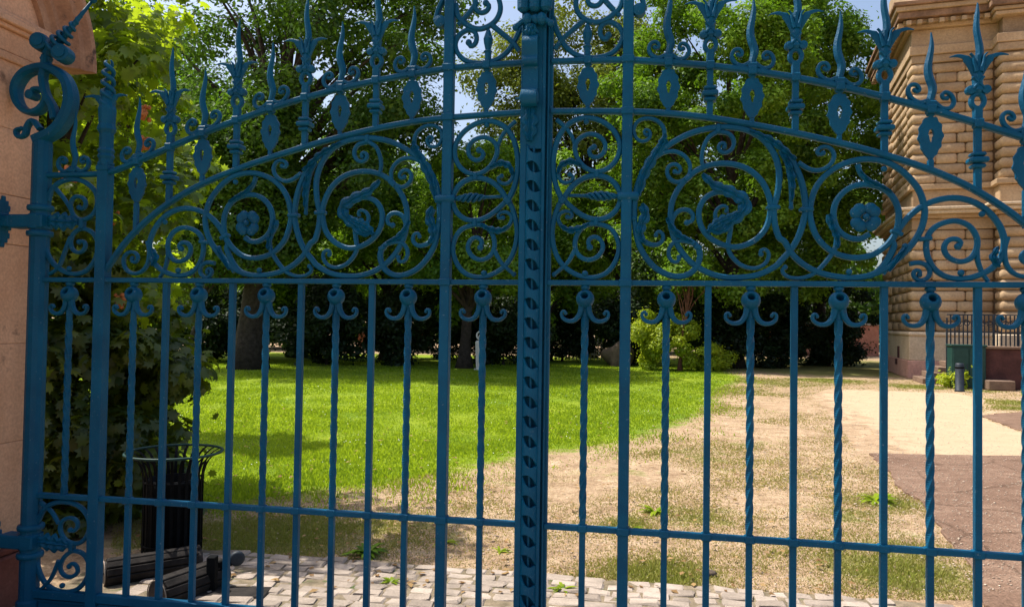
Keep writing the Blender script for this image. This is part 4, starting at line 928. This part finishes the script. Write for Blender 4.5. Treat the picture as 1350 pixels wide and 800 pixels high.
# ------------------------------------------------------------------ litter bin, logs, gate stop
def litter_bin(p):
    root = empty('litter_bin', p)
    tag(root, 'black slatted litter bin with flared rim standing behind left leaf', 'litter bin')
    b = MB(); b.lathe([(.165,.03),(.172,.05),(.172,.50),(.165,.545),(.15,.545),(.15,.06)], m=24, cap=True); b.build('liner', M['black_metal'], root, True)
    b = MB(); b.lathe([(.13,0),(.13,.03),(.10,.045)], m=16); b.build('foot', M['black_metal'], root)
    me = None
    for k in range(26):
        a = 2*math.pi*k/26
        if me is None:
            C = cr([(.186,.05),(.186,.30),(.187,.52),(.196,.60),(.225,.665),(.275,.705),(.305,.716)], .02)
            b = MB(); n = len(C); b.sweep(np.c_[C[:,0], np.zeros(n), C[:,1]], np.tile((0,1.,0),(n,1))*.010, np.tile((1.,0,0.6),(n,1))*.003, SQ)
            o = b.build('slat', M['black_metal'], root); me = o.data
        else:
            o = bpy.data.objects.new('slat', me); COL.objects.link(o); o.parent = root
        o.rotation_euler = (0, 0, a)
    for rr, z, t in ((.306,.72,.009),(.186,.535,.007),(.186,.12,.007)):
        a = np.linspace(0, 2*math.pi, 49)
        b = MB(); b.tube(np.c_[rr*np.cos(a), rr*np.sin(a), np.full(49,z)], t, 8, cap=False); b.build('hoop', M['green_metal'] if z > .6 else M['black_metal'], root, True)
litter_bin((-2.27, 5.16, 0.0))
def plank_log(p0, p1, rad, label):
    """round log clad with old planks, pale rim on its sawn end"""
    p0 = np.array(p0); p1 = np.array(p1); d = p1-p0; L = np.linalg.norm(d); d /= L
    root = empty('log', tuple((p0+p1)/2*np.array((1,1,0)))); o0 = np.array(root.location)
    tag(root, label, 'log', 'old logs lying by the gate')
    x = np.cross(d, (0,0,1)); x /= np.linalg.norm(x); y = np.cross(x, d)
    b = MB(); b.lathe([(rad*.93,0),(rad*.93,L)], p0-o0, d, m=22); b.build('core', M['cut_wood'], root)
    r = np.random.default_rng(int(rad*1000)); k = 11
    for i in range(k):
        a = 2*math.pi*(i+.5)/k; n = x*math.cos(a)+y*math.sin(a); t = -x*math.sin(a)+y*math.cos(a)
        b = MB(); e = r.uniform(-.03,.03)
        b.cbox(p0-o0+d*(L/2+e*.5)+n*(rad*.97), (L/2-.012+e*.3, rad*math.sin(math.pi/k)*.93, .012), .004, [d,t,n]); b.build('plank', M['old_wood'], root)
    a = np.linspace(0,2*math.pi,31); b = MB(); b.tube([p0-o0-d*.002+(x*math.cos(q)+y*math.sin(q))*rad*.98 for q in a], .0035, 6, cap=False); b.build('end_rim', M['cobble'], root, True)
    b = MB(); b.ball(p0-o0-d*.004, .008, m=8); b.build('bolt', M['grey_metal'], root, True)
plank_log((-2.43,4.60,.085), (-1.98,4.92,.085), .075, 'dark plank-clad log behind lower left panel, nearer the bin')
plank_log((-1.96,4.28,.075), (-1.74,4.66,.085), .085, 'dark round-ended log nearest the gate bottom rail')
def gate_stop():
    root = empty('gate_stop', (-1.74,4.50,0)); tag(root, 'black iron gate stop with upright post and pivoting arm on cobbles', 'gate stop')
    b = MB(); b.cbox((0,0,.115), (.026,.026,.115), .004); b.build('post', M['black_metal'], root)
    d = np.array((.30,.12,.10)); d /= np.linalg.norm(d); x = np.cross(d,(0,0,1.)); x /= np.linalg.norm(x); y = np.cross(x,d)
    b = MB(); b.cbox(np.array((-.03,.05,.14)), (.16,.016,.026), .005, [d,x,y]); b.build('arm', M['black_metal'], root)
    b = MB(); e = np.array((-.03,.05,.14))+d*.155; b.lathe([(.03,-.02),(.042,-.015),(.046,0),(.042,.015),(.03,.02)], e, x, m=16); b.build('counterweight', M['grey_metal'], root, True)
    b = MB(); b.cbox((.12,-.02,.02), (.22,.085,.016), .006); b.build('base_plate', M['old_wood'], root)
gate_stop()

# ------------------------------------------------------------------ trees and shrubs
def unit(r, n):
    v = r.normal(size=(n,3)); return v/np.linalg.norm(v, axis=1)[:,None]
RHOMB = (np.array([(0,-.5,0),(.30,-.05,.07),(0,.5,0),(-.30,-.05,.07)]), np.array([(0,1,2),(0,2,3)]))
def lobed():
    pts = [(0,-.5),(.10,-.30),(.34,-.38),(.28,-.14),(.52,-.02),(.30,.10),(.36,.34),(.15,.26),(0,.56)]
    pts = pts + [(-x,y) for x,y in pts[-2:0:-1]]
    V = np.array([(0,0.0,.05)]+[(x,y,-.22*(x*x+y*y)+(.03 if i % 2 else -.03)) for i,(x,y) in enumerate(pts)]); n = len(pts)
    return V, np.array([(0,1+i,1+(i+1) % n) for i in range(n)])
LOBED = lobed()
def leaves(r, C, Nrm, size, tmpl):
    n = len(C); V0, F0 = tmpl
    z = Nrm/np.linalg.norm(Nrm,axis=1)[:,None]; q = unit(r,n); x = np.cross(q,z); x /= np.linalg.norm(x,axis=1)[:,None]+1e-9; y = np.cross(z,x)
    s = size[:,None,None]
    V = C[:,None,:] + s*(V0[None,:,0:1]*x[:,None,:] + V0[None,:,1:2]*y[:,None,:] + V0[None,:,2:3]*z[:,None,:])
    F = (F0[None,:,:] + (np.arange(n)*len(V0))[:,None,None]).reshape(-1,3)
    return V.reshape(-1,3), F
def plant(name, label, cat, base, crown_c, crown_r, ncl, clr, nleaf, lsize, mat, trunk_r, seed, group=None, bark='bark', limbs=None, lobedleaf=False, low=-0.6, shell=0.35, trunk_h=None, bend=0.0, flat=0.75, seeds=0, cut=None):
    """trunk and limbs reaching to leaf clumps spread through an uneven crown"""
    r = np.random.default_rng(seed); base = np.array(base,float); cc = np.array(crown_c,float)-base; cr_ = np.array(crown_r,float)
    root = empty(name, tuple(base)); tag(root, label, cat, group)
    D = unit(r, ncl*4); D = D[D[:,2] > low][:ncl]; ncl = len(D)
    rad = (shell + (1-shell)*r.random(ncl)**0.5)*r.uniform(0.8,1.08,ncl)
    K = cc + D*rad[:,None]*cr_
    if cut is not None: K = K[cut(K+base)]; ncl = len(K); D = D[:ncl]
    kr = clr*r.uniform(0.65,1.35,ncl)
    # leaves
    w = kr**2; idx = r.choice(ncl, nleaf, p=w/w.sum()); d = unit(r,nleaf)
    rr = kr[idx]*(0.35+0.65*r.random(nleaf)**0.55)*(1+0.18*np.sin(d[:,0]*5+idx)*np.sin(d[:,1]*5+2*idx))
    C = K[idx] + d*rr[:,None]*np.array((1,1,flat))
    stray = r.random(nleaf) < 0.06; C[stray] += r.normal(0, clr*0.5, (stray.sum(),3))
    C[:,2] = np.maximum(C[:,2], 0.05)
    nrm = d*0.9 + np.array((0,0,0.6)) + r.normal(0,0.42,(nleaf,3))
    V, F = leaves(r, C, nrm, lsize*r.uniform(0.6,1.25,nleaf), LOBED if lobedleaf else RHOMB)
    tint = np.clip(r.normal(0.5,0.22,ncl)[idx] + r.normal(0,0.2,nleaf), 0, 1)
    o = np_mesh('crown', V, F, mat, root, {'tint': np.repeat(tint, len((LOBED if lobedleaf else RHOMB)[0]))})
    # trunk and limbs
    if trunk_r > 0:
        top = trunk_h if trunk_h else cc[2]+0.35*cr_[2]
        tz = np.linspace(-0.05, top, 14); wob = np.cumsum(r.normal(0, 0.05*top/14, (14,2)), axis=0)
        tx = np.c_[wob[:,0]+bend*(tz/top)**2+cc[0]*np.clip(tz/top,0,1)**1.5, wob[:,1]+cc[1]*np.clip(tz/top,0,1)**1.5, tz]; tx[0,:2] = tx[1,:2] = 0
        rd = trunk_r*(1-0.75*np.clip(tz/top,0,1)); rd[0] *= 1.7; rd[1] *= 1.12
        b = MB(); b.tube(tx, rd, 10); tr = b.build('trunk', M[bark], root, True)
        nl = limbs if limbs is not None else min(ncl, 16)
        b = MB(); order = r.permutation(ncl)
        for j in range(min(nl, ncl)):
            k = K[order[j]]; hfr = np.clip((k[2]*0.62)/top + r.uniform(-.12,.05), 0.22, 0.93)
            i0 = hfr*13; a = np.array([np.interp(i0, range(14), tx[:,q]) for q in range(3)]); r0 = np.interp(i0, range(14), rd)*0.55
            m1 = a + (k-a)*np.array((.35,.35,.5)) + r.normal(0,.12*clr,3); m2 = a + (k-a)*np.array((.7,.7,.85)) + r.normal(0,.2*clr,3)
            C3 = cr([a,m1,m2,k], max(.12, clr*.2), 0); b.tube(C3, np.linspace(r0, max(.008,r0*.15), len(C3)), 6)
            for _ in range(3):
                q = C3[int(len(C3)*r.uniform(.5,.95))]; e = q + unit(r,1)[0]*kr[order[j]]*r.uniform(.6,1.1); mid = (q+e)/2+r.normal(0,.08*clr,3)
                b.tube([q,mid,e], [max(.007,r0*.22), max(.006,r0*.15), .004], 5)
        if nl: b.build('limbs', M[bark], tr, True)
    for s in range(seeds):
        vis = K[(K+base)[:,1] < cc[1]+base[1]]; p = vis[r.integers(0,len(vis))] + np.array((r.normal(0,.3),-1.0,r.normal(0,.3)))*clr; b = MB()
        for _ in range(26): b.ball(p+np.clip(r.normal(0,.022,3),-.035,.035)*np.array((1,1,1.3)), r.uniform(.014,.022), m=6, n=4)
        b.build('seed_cluster', M['seed'], o, True)
    return root
PL = plant
G1, G2 = 'trees beyond the lawn', 'dark evergreen shrubs under the trees'
# near sycamore beside the pier
left_of = lambda lim: (lambda K: K[:,0]/K[:,1] < lim)
PL('sycamore_tree', 'big-leaved sycamore with rust seed clusters behind the left of the gate', 'tree', (-4.8,7.2,0), (-3.95,6.9,3.25), (1.6,1.5,2.2), 170, .29, 12500, .122, M['leaf_near'], .10, 101, lobedleaf=True, low=-.95, shell=.2, seeds=22, limbs=30, cut=left_of(-.445))
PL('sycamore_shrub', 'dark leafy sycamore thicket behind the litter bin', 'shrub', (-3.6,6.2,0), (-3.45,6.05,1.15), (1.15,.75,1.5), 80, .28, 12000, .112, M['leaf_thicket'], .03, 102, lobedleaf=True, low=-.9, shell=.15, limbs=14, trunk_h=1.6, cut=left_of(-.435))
PL('sycamore_tree', 'farther sycamore sapling behind the near one, shading the lawn', 'tree', (-5.7,10.6,0), (-5.25,10.5,3.7), (1.1,.9,1.2), 34, .34, 2600, .17, M['leaf_near'], .05, 103, lobedleaf=True, low=-.9, shell=.2, limbs=12, cut=left_of(-.40))
# trees beyond the lawn
PL('oak_tree', 'tall dark oak with thick trunk at left of the lawn', 'tree', (-8.5,24.6,0), (-7.7,25.4,9.4), (6.6,4.5,6.4), 125, .95, 76000, .17, M['leaf_oak'], .42, 201, G1, low=-.95, limbs=60, shell=.3, trunk_h=12)
PL('hazel_tree', 'leafy hazel hanging before the upper trunk of the oak', 'tree', (-10.2,24.0,0), (-8.2,23.7,5.3), (3.6,1.3,2.4), 60, .7, 30000, .15, M['leaf_oak'], .09, 215, G1, low=-.95)
PL('lime_tree', 'pale green tree behind and between the oak and the meeting post', 'tree', (-5.2,31.5,0), (-5.0,31.5,5.0), (3.9,2.6,3.6), 60, .85, 42000, .18, M['leaf_lime'], .22, 202, G1, low=-.8)
PL('hornbeam_tree', 'mid green tree with short trunk just left of meeting post', 'tree', (-1.62,26.4,0), (-1.2,26.8,4.6), (2.7,2.2,3.8), 64, .7, 44000, .15, M['leaf_lime'], .22, 203, G1, low=-.9)
PL('locust_tree', 'loose olive tree rising above the right of the meeting post', 'tree', (3.6,36,0), (3.6,36,10.4), (5.6,3,7.6), 110, 1.1, 66000, .2, M['leaf_olive'], .3, 204, G1, low=-.8)
PL('maple_tree', 'broad sunlit maple with rounded clumps right of centre', 'tree', (8.6,29.5,0), (8.1,29.3,8.6), (5.0,3.2,8.0), 230, .66, 112000, .165, M['leaf_maple'], .32, 205, G1, low=-.8)
PL('maple_tree', 'green maple between broad maple and stone building', 'tree', (13.8,34,0), (13.4,34,9.6), (4.6,3,8.4), 180, .76, 80000, .19, M['leaf_maple'], .3, 206, G1, low=-.85)
PL('elm_tree', 'mid green tree behind meeting post and right inner stile', 'tree', (1.0,32,0), (1.2,32,5.0), (2.8,2.2,4.2), 64, .75, 42000, .17, M['leaf_lime'], .2, 207, G1, low=-.9)
PL('lime_tree', 'small yellow-green tree low behind oak trunk', 'tree', (-9.8,30,0), (-9.6,30,3.8), (2.8,2.2,2.6), 40, .8, 22000, .18, M['leaf_lime'], .18, 208, G1, low=-.8)
PL('beech_tree', 'tall far tree at the left, beyond the sycamore', 'tree', (-17,34,0), (-16.5,34,9), (5.2,4,6.5), 70, 1.3, 36000, .23, M['leaf_oak'], .35, 209, G1, low=-.8)
PL('beech_tree', 'far green tree behind the oak crown, left of centre', 'tree', (-8.0,44,0), (-8,44,7.0), (5.5,4,6.0), 64, 1.3, 36000, .25, M['leaf_maple'], .4, 210, G1, low=-.9)
PL('beech_tree', 'far dark tree behind the pale one, at centre', 'tree', (-0.5,46,0), (-.5,46,7), (5.2,4,6.5), 64, 1.3, 36000, .25, M['leaf_oak'], .4, 211, G1, low=-.9)
PL('beech_tree', 'far dark tree filling in behind the two maples', 'tree', (13.5,46,0), (13.5,46,8), (6.5,4,7.5), 70, 1.4, 40000, .26, M['leaf_oak'], .4, 212, G1, low=-.9)
PL('beech_tree', 'far tree low behind the broad maple and olive tree', 'tree', (6.5,44,0), (6.5,44,5.5), (4.6,3,5.4), 56, 1.3, 30000, .25, M['leaf_oak'], .3, 213, G1, low=-.95)
PL('beech_tree', 'farthest low trees left, seen under the oak', 'tree', (-15,42,0), (-15,42,4.2), (5.5,3,4.4), 56, 1.2, 28000, .26, M['leaf_oak'], .3, 214, G1, low=-.95)
def far_wood():
    r = np.random.default_rng(61); n = 60000; a = r.uniform(-.62,.95,n); d = r.uniform(56,66,n)
    X = np.sin(a)*d; Y = np.cos(a)*d; top = 6.0+1.6*np.sin(a*21)+1.2*np.sin(a*47+1)
    C = np.c_[X, Y, top*r.random(n)**.8]
    V, F = leaves(r, C, np.array((0,-.4,.6))+r.normal(0,.6,(n,3)), r.uniform(.35,.7,n), RHOMB)
    o = np_mesh('far_wood', V, F, M['leaf_oak'], attrs={'tint': np.repeat(np.clip(r.normal(.3,.2,n),0,1), 4)}); o['kind'] = 'stuff'
    tag(o, 'far mass of trees closing the view behind the garden', 'wood')
far_wood()
# dark understorey
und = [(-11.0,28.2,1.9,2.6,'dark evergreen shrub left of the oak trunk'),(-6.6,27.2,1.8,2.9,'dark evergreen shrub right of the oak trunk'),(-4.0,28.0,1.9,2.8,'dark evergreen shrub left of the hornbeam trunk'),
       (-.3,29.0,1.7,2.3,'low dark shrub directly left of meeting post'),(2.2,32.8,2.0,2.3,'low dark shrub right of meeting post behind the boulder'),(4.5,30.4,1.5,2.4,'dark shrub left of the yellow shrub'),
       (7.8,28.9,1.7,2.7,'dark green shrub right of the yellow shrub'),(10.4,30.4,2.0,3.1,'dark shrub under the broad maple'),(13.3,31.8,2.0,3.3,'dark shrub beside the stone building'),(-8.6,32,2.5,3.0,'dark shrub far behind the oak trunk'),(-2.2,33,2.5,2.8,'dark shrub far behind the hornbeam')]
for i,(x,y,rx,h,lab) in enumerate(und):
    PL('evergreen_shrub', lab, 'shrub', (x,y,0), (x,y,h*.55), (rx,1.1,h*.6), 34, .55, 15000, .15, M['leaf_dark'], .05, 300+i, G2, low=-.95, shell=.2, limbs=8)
PL('golden_shrub', 'bright yellow-green shrub at far edge of lawn', 'shrub', (5.45,27.2,0), (5.5,27.2,1.1), (1.2,.8,1.15), 34, .36, 13000, .11, M['leaf_yellow'], .03, 401, low=-.9, limbs=8)
PL('young_tree', 'thin red-brown young tree rising from the yellow shrub', 'tree', (6.0,27.0,0), (6.3,27.1,3.2), (1.3,.8,1.2), 20, .45, 5000, .12, M['leaf_lime'], .07, 402, bark='redbark', low=-.6, limbs=12)
PL('golden_shrub', 'small pale yellow shrub right of the red-brown young tree', 'shrub', (7.0,27.0,0), (7.0,27.0,.5), (.9,.6,.6), 16, .3, 4000, .11, M['leaf_yellow'], .02, 403, low=-.9, limbs=5)
for i,(x,y,rr,lab) in enumerate(((12.3,20.9,.35,'low weedy bush before the building steps'),(13.05,18.6,.32,'low weedy bush at right edge beside concrete path'))):
    PL('weedy_bush', lab, 'bush', (x,y,0), (x,y,rr*.6), (rr*1.3,rr,rr*.8), 10, .18, 1400, .09, M['leaf_yellow'], .012, 420+i, low=-.9, limbs=4)

# ------------------------------------------------------------------ small things under the far trees
def marker():
    root = empty('stone_marker', (-1.06,25.6,0)); tag(root, 'pale tapered stone marker with round wreath under the trees', 'marker')
    b = MB(); V = []
    for z, w in ((0,.20),(.05,.20),(.06,.13),(.95,.17),(1.0,.12)): V.append((w,z))
    b.lathe(V, m=8); b.build('shaft', M['pale_stone'], root)
    a = np.linspace(0,2*math.pi,25); b = MB(); b.tube(np.c_[.11*np.cos(a), np.full(25,-.02), 1.17+.13*np.sin(a)], .03, 7, cap=False); b.tube([(-.06,-.02,1.10),(0,-.02,1.2),(.07,-.02,1.16)], .02, 6); b.build('wreath', M['pale_stone'], root, True)
marker()
def rock(p, s, label, seed):
    r = np.random.default_rng(seed); b = MB(); b.ball((0,0,s[2]*.55), 1, s, 18, 12); V = b.v[0]
    for k in range(8):
        q = unit(r,1)[0]; V += (V-np.array((0,0,s[2]*.5)))*(0.09*np.sin((V @ q)*r.uniform(2.5,6)/max(s)+r.uniform(0,6)))[:,None]
    o = b.build('boulder', M['boulder'], None, True); o.location = p; tag(o, label, 'boulder')
rock((4.15,29.3,0), (.6,.4,.55), 'rounded grey-brown boulder in shade right of meeting post', 5)
def bench(p, rz, label):
    root = empty('park_bench', p, rz); tag(root, label, 'bench')
    for k in range(3):
        b = MB(); b.cbox((0,-.12+.12*k,.45), (.8,.05,.018), .006); b.build('seat_slat', M['white_paint'], root)
    for k in range(2):
        b = MB(); b.cbox((0,.24+.03*k,.62+.16*k), (.8,.015,.05), .006); b.build('back_slat', M['white_paint'], root)
    for x in (-.7,.7):
        b = MB(); b.cbox((x,0,.21), (.03,.2,.21), .01); b.cbox((x,.22,.5), (.03,.025,.38), .008); b.build('leg', M['grey_metal'], root)
bench((11.6,39.0,0), 0.1, 'white slatted bench far under the trees left of building')
def far_wall(p0, p1, h, label):
    root = empty('brick_wall', (p0[0],p0[1],0), math.atan2(p1[1]-p0[1], p1[0]-p0[0])); tag(root, label, 'wall'); L = math.hypot(p1[0]-p0[0],p1[1]-p0[1])
    b = MB(); b.cbox((L/2,0,h/2), (L/2,.12,h/2), .02); b.build('brickwork', M['brick_far'], root)
    b = MB(); b.cbox((L/2,0,h+.06), (L/2+.05,.17,.06), .02); b.build('coping', M['cobble'], root)
far_wall((14.6,43.0), (21.0,43.5), 1.75, 'pinkish brick wall glimpsed far behind the maple')
far_wall((-9.5,47.0), (-5.5,47.0), .8, 'low pink brick wall glimpsed under the trees left of hornbeam')
def far_fence():
    root = empty('picket_fence', (1.5,34.2,0)); tag(root, 'grey picket fence glimpsed under the trees right of meeting post', 'fence'); me = None
    for k in range(24):
        if me is None:
            b = MB(); b.cbox((0,0,.5), (.03,.02,.5), .008); o = b.build('picket', M['pale_stone'], root); me = o.data
        else:
            o = bpy.data.objects.new('picket', me); COL.objects.link(o); o.parent = root
        o.location = (k*.16,0,0)
    for z in (.25,.8): b = MB(); b.cbox((1.84,.03,z), (1.95,.012,.035), .005); b.build('rail', M['pale_stone'], root)
far_fence()

# ------------------------------------------------------------------ stone building at the right
def building():
    K = (13.15, 24.9, 0); root = empty('stone_building', K, R(-18))
    tag(root, 'ochre rusticated stone building with heavy cornices at right edge', 'building')
    r = np.random.default_rng(77)
    A, B = 9.0, 5.7          # extent along the front and back along the lit left side
    def slab(name, z0, z1, p, mat, ch=.02, extra=0):
        b = MB(); b.cbox(((A-p-extra)/2+extra/2*0-0.0, (B+p-p)/2, (z0+z1)/2), ((A+p)/2, (B+2*p)/2, (z1-z0)/2), ch); o = b.build(name, mat, root); return o
    # core wall
    b = MB(); b.box((A/2+.1, B/2, 6.2), (A/2-.1+.1-.12, B/2-.16, 6.0)); b.build('wall', M['wall_joint'], root)
    slab('plinth', 0, .58, .16, M['wall_pink']); slab('base_course', .58, 1.36, .12, M['wall_cream']); slab('base_moulding', 1.36, 1.52, .16, M['wall_cream'], .06)
    # pier that projects from the front
    pa0, pa1, pp = 2.35, 3.75, 0.62
    b = MB(); b.box(((pa0+pa1)/2, -pp/2+.15, 5.9), ((pa1-pa0)/2-.1, pp/2+.05, 5.6)); b.build('pier_core', M['wall_joint'], root)
    b = MB(); b.cbox(((pa0+pa1)/2, -pp/2, .75), ((pa1-pa0)/2+.12, pp/2+.25, .74), .03); b.build('pier_base', M['wall_cream'], root)
    vary = lambda: r.normal(0,.006)
    def course(z0, z1, odd):
        zc, hh = (z0+z1)/2, (z1-z0)/2-.007
        def blk(c, h, ch=.085):
            b = MB(); b.cbox((c[0]+vary(), c[1]+vary(), zc), (h[0], h[1], hh), min(ch, hh*.72)); b.build('stone_block', M['wall_stone'], root, True)
        # corner quoin, lit side blocks, recessed front, projecting pier
        q = .62 if odd else .72
        blk((q/2-.06, .34, 0), (q/2, .42, 0), .075)
        a0 = q-.06; rest = pa0 - a0; cut = .55 if odd else .38
        for s0, s1 in ((a0, a0+rest*cut), (a0+rest*cut, pa0)): blk(((s0+s1)/2, .16, 0), ((s1-s0)/2-.006, .16, 0), .055)
        blk(((pa0+pa1)/2, -pp/2+.02, 0), ((pa1-pa0)/2, pp/2+.06, 0), .085)
        ys = [.78, 2.0, 3.3, 4.6, B+.04] if odd else [.78, 1.5, 2.7, 4.05, B+.04]
        for s0, s1 in zip(ys[:-1], ys[1:]):
            last = s1 > B
            blk((.13 if not last else .05, (s0+s1)/2, 0), (.14 if not last else .16, (s1-s0)/2-.006, 0), .07)
    z = 1.53; k = 0
    while z < 4.86: course(z, z+.333, k % 2); z += .333; k += 1
    # mid cornice
    for nm, z0, z1, p, mt in (('frieze',4.86,5.22,.03,'wall_stone'),('band',5.22,5.34,.16,'wall_stone'),('cornice',5.34,5.46,.34,'wall_cream'),('cornice',5.46,5.56,.42,'wall_cream'),('parapet',5.56,6.16,.0,'wall_stone'),('band',6.16,6.34,.12,'wall_stone')):
        slab(nm, z0, z1, p, M[mt])
        b = MB(); b.cbox(((pa0+pa1)/2, -pp/2, (z0+z1)/2-.002), ((pa1-pa0)/2+p+.03, pp/2+p+.04, (z1-z0)/2-.004), .02); b.build(nm, M[mt], root)
    z = 6.35
    while z < 10.1: course(z, z+.333, k % 2); z += .333; k += 1
    z0 = z+.0
    for nm, h, p, mt in (('architrave',.26,.06,'wall_stone'),('architrave',.30,.12,'wall_stone'),('frieze',.55,.05,'wall_stone'),('bed_moulding',.14,.20,'wall_stone'),('bed_moulding',.12,.34,'wall_stone'),('cornice',.22,.52,'wall_stain'),('cornice',.16,.60,'wall_stone'),('cornice',.14,.68,'wall_stain')):
        slab(nm, z0, z0+h-.002, p, M[mt])
        if nm != 'frieze':
            b = MB(); b.cbox(((pa0+pa1)/2, -pp/2, z0+h/2-.003), ((pa1-pa0)/2+p*.5+.05, pp/2+p*.5+.05, h/2-.005), .02); b.build(nm, M[mt], root)
        z0 += h
    zd = z0 - .22-.16-.14-.13
    for i in range(20):
        b = MB(); b.cbox((-.40, -.2+i*.32, zd), (.09, .075, .07), .01); b.build('dentil', M['wall_stone'], root)
    for i in range(9):
        b = MB(); b.cbox((-.2+i*.32, -.40, zd), (.075, .09, .07), .01); b.build('dentil', M['wall_stone'], root)
    b = MB(); b.box((A/2, B/2, z0+1.2), (A/2-.1, B/2-.1, 1.2)); b.build('attic', M['wall_stone'], root)
    # small openings in the lit base
    b = MB(); b.cbox((-.135, 1.75, .80), (.02,.13,.20), .004); b.build('vent', M['redwall'], root)
    b = MB(); b.cbox((-.172, 1.95, .46), (.02,.15,.10), .004); b.build('vent', M['redwall'], root)
    # steps up to the door, beside the base
    for k in range(4):
        b = MB(); b.cbox((.75+.22*k, -1.95+.22*k, .08+.16*k), (.95-.05*k, .75-.10*k, .078), .012); b.build('step', M['step'], root)
    b = MB(); b.cbox((1.15,-1.05,.50), (.14,.2,.48), .02); b.build('cheek_block', M['wall_cream'], root)
building()
def low_wall():
    root = empty('terrace_wall', (12.9,20.75,0), R(-14)); tag(root, 'dark red low terrace wall before the building at right edge', 'wall')
    b = MB(); b.cbox((2.4,.2,.55), (2.4,.2,.55), .015); b.build('masonry', M['redwall'], root)
    b = MB(); b.cbox((2.4,.2,1.14), (2.45,.26,.035), .01); b.build('coping', M['step'], root)
    b = MB(); b.cbox((.3,-.25,.14), (.32,.2,.13), .02); b.build('kerb_block', M['step'], root)
low_wall()
def railing():
    root = empty('railing', (11.95,21.9,0), R(-14)); tag(root, 'slate blue iron railing with scrolls above the terrace wall', 'railing')
    for x in (.55,1.75,2.35,3.5,4.6):
        b = MB(); b.cbox((x,0,1.25 if x > 1 else .95), (.022,.022,.80 if x > 1 else 1.0), .005); b.build('post', M['grey_metal'], root)
    for z in (1.55,2.04):
        b = MB(); b.cbox((2.6,0,z), (2.05,.016,.018), .004); b.build('rail', M['grey_metal'], root)
    b0 = None
    for k in range(36):
        if b0 is None: b = MB(); b.cbox((0,0,1.3), (.015,.015,.74), .002); o = b.build('baluster', M['grey_metal'], root); b0 = o.data
        else: o = bpy.data.objects.new('baluster', b0); COL.objects.link(o); o.parent = root
        o.location = (.65+.108*k,0,0)
    sc = None
    for k in range(18):
        if sc is None:
            t = np.linspace(0,1,26); a = t*2*math.pi*1.4; rr = .03+.07*t
            b = MB(); b.tube(np.c_[rr*np.cos(a), np.zeros(26), rr*np.sin(a)], .014, 5); o = b.build('scroll', M['grey_metal'], root); sc = o.data
        else: o = bpy.data.objects.new('scroll', sc); COL.objects.link(o); o.parent = root
        o.location = (.85+.2*k, -.012, 1.8); o.rotation_euler = (0, 0 if k % 2 else math.pi, 0)
railing()
def utility_box():
    root = empty('utility_box', (12.55,20.95,0), R(-14)); tag(root, 'dark green metal cabinet with two doors beside the steps', 'cabinet')
    b = MB(); b.cbox((0,0,.60), (.42,.22,.56), .015); b.build('housing', M['green_metal'], root)
    b = MB(); b.cbox((0,0,1.18), (.45,.25,.025), .012); b.build('lid', M['green_metal'], root)
    for s in (-1,1):
        b = MB(); b.cbox((s*.2,-.228,.62), (.185,.012,.48), .006); o = b.build('door', M['green_metal'], root)
        b = MB(); b.cbox((s*.05,-.246,.62), (.01,.008,.06), .003); b.build('handle', M['grey_metal'], o)
    b = MB(); b.cbox((0,0,.03), (.40,.2,.03), .005); b.build('base', M['step'], root)
utility_box()
def bollard():
    root = empty('bollard', (11.72,19.85,0)); tag(root, 'slate grey round bollard standing before the green cabinet', 'bollard')
    b = MB(); b.lathe([(.12,0),(.12,.04),(.105,.05),(.105,.70),(.09,.74)], m=16); b.build('shaft', M['grey_metal'], root, True)
    b = MB(); b.lathe([(.108,.60),(.112,.61),(.112,.64),(.108,.65)], m=16); b.build('band', M['black_metal'], root, True)
bollard()
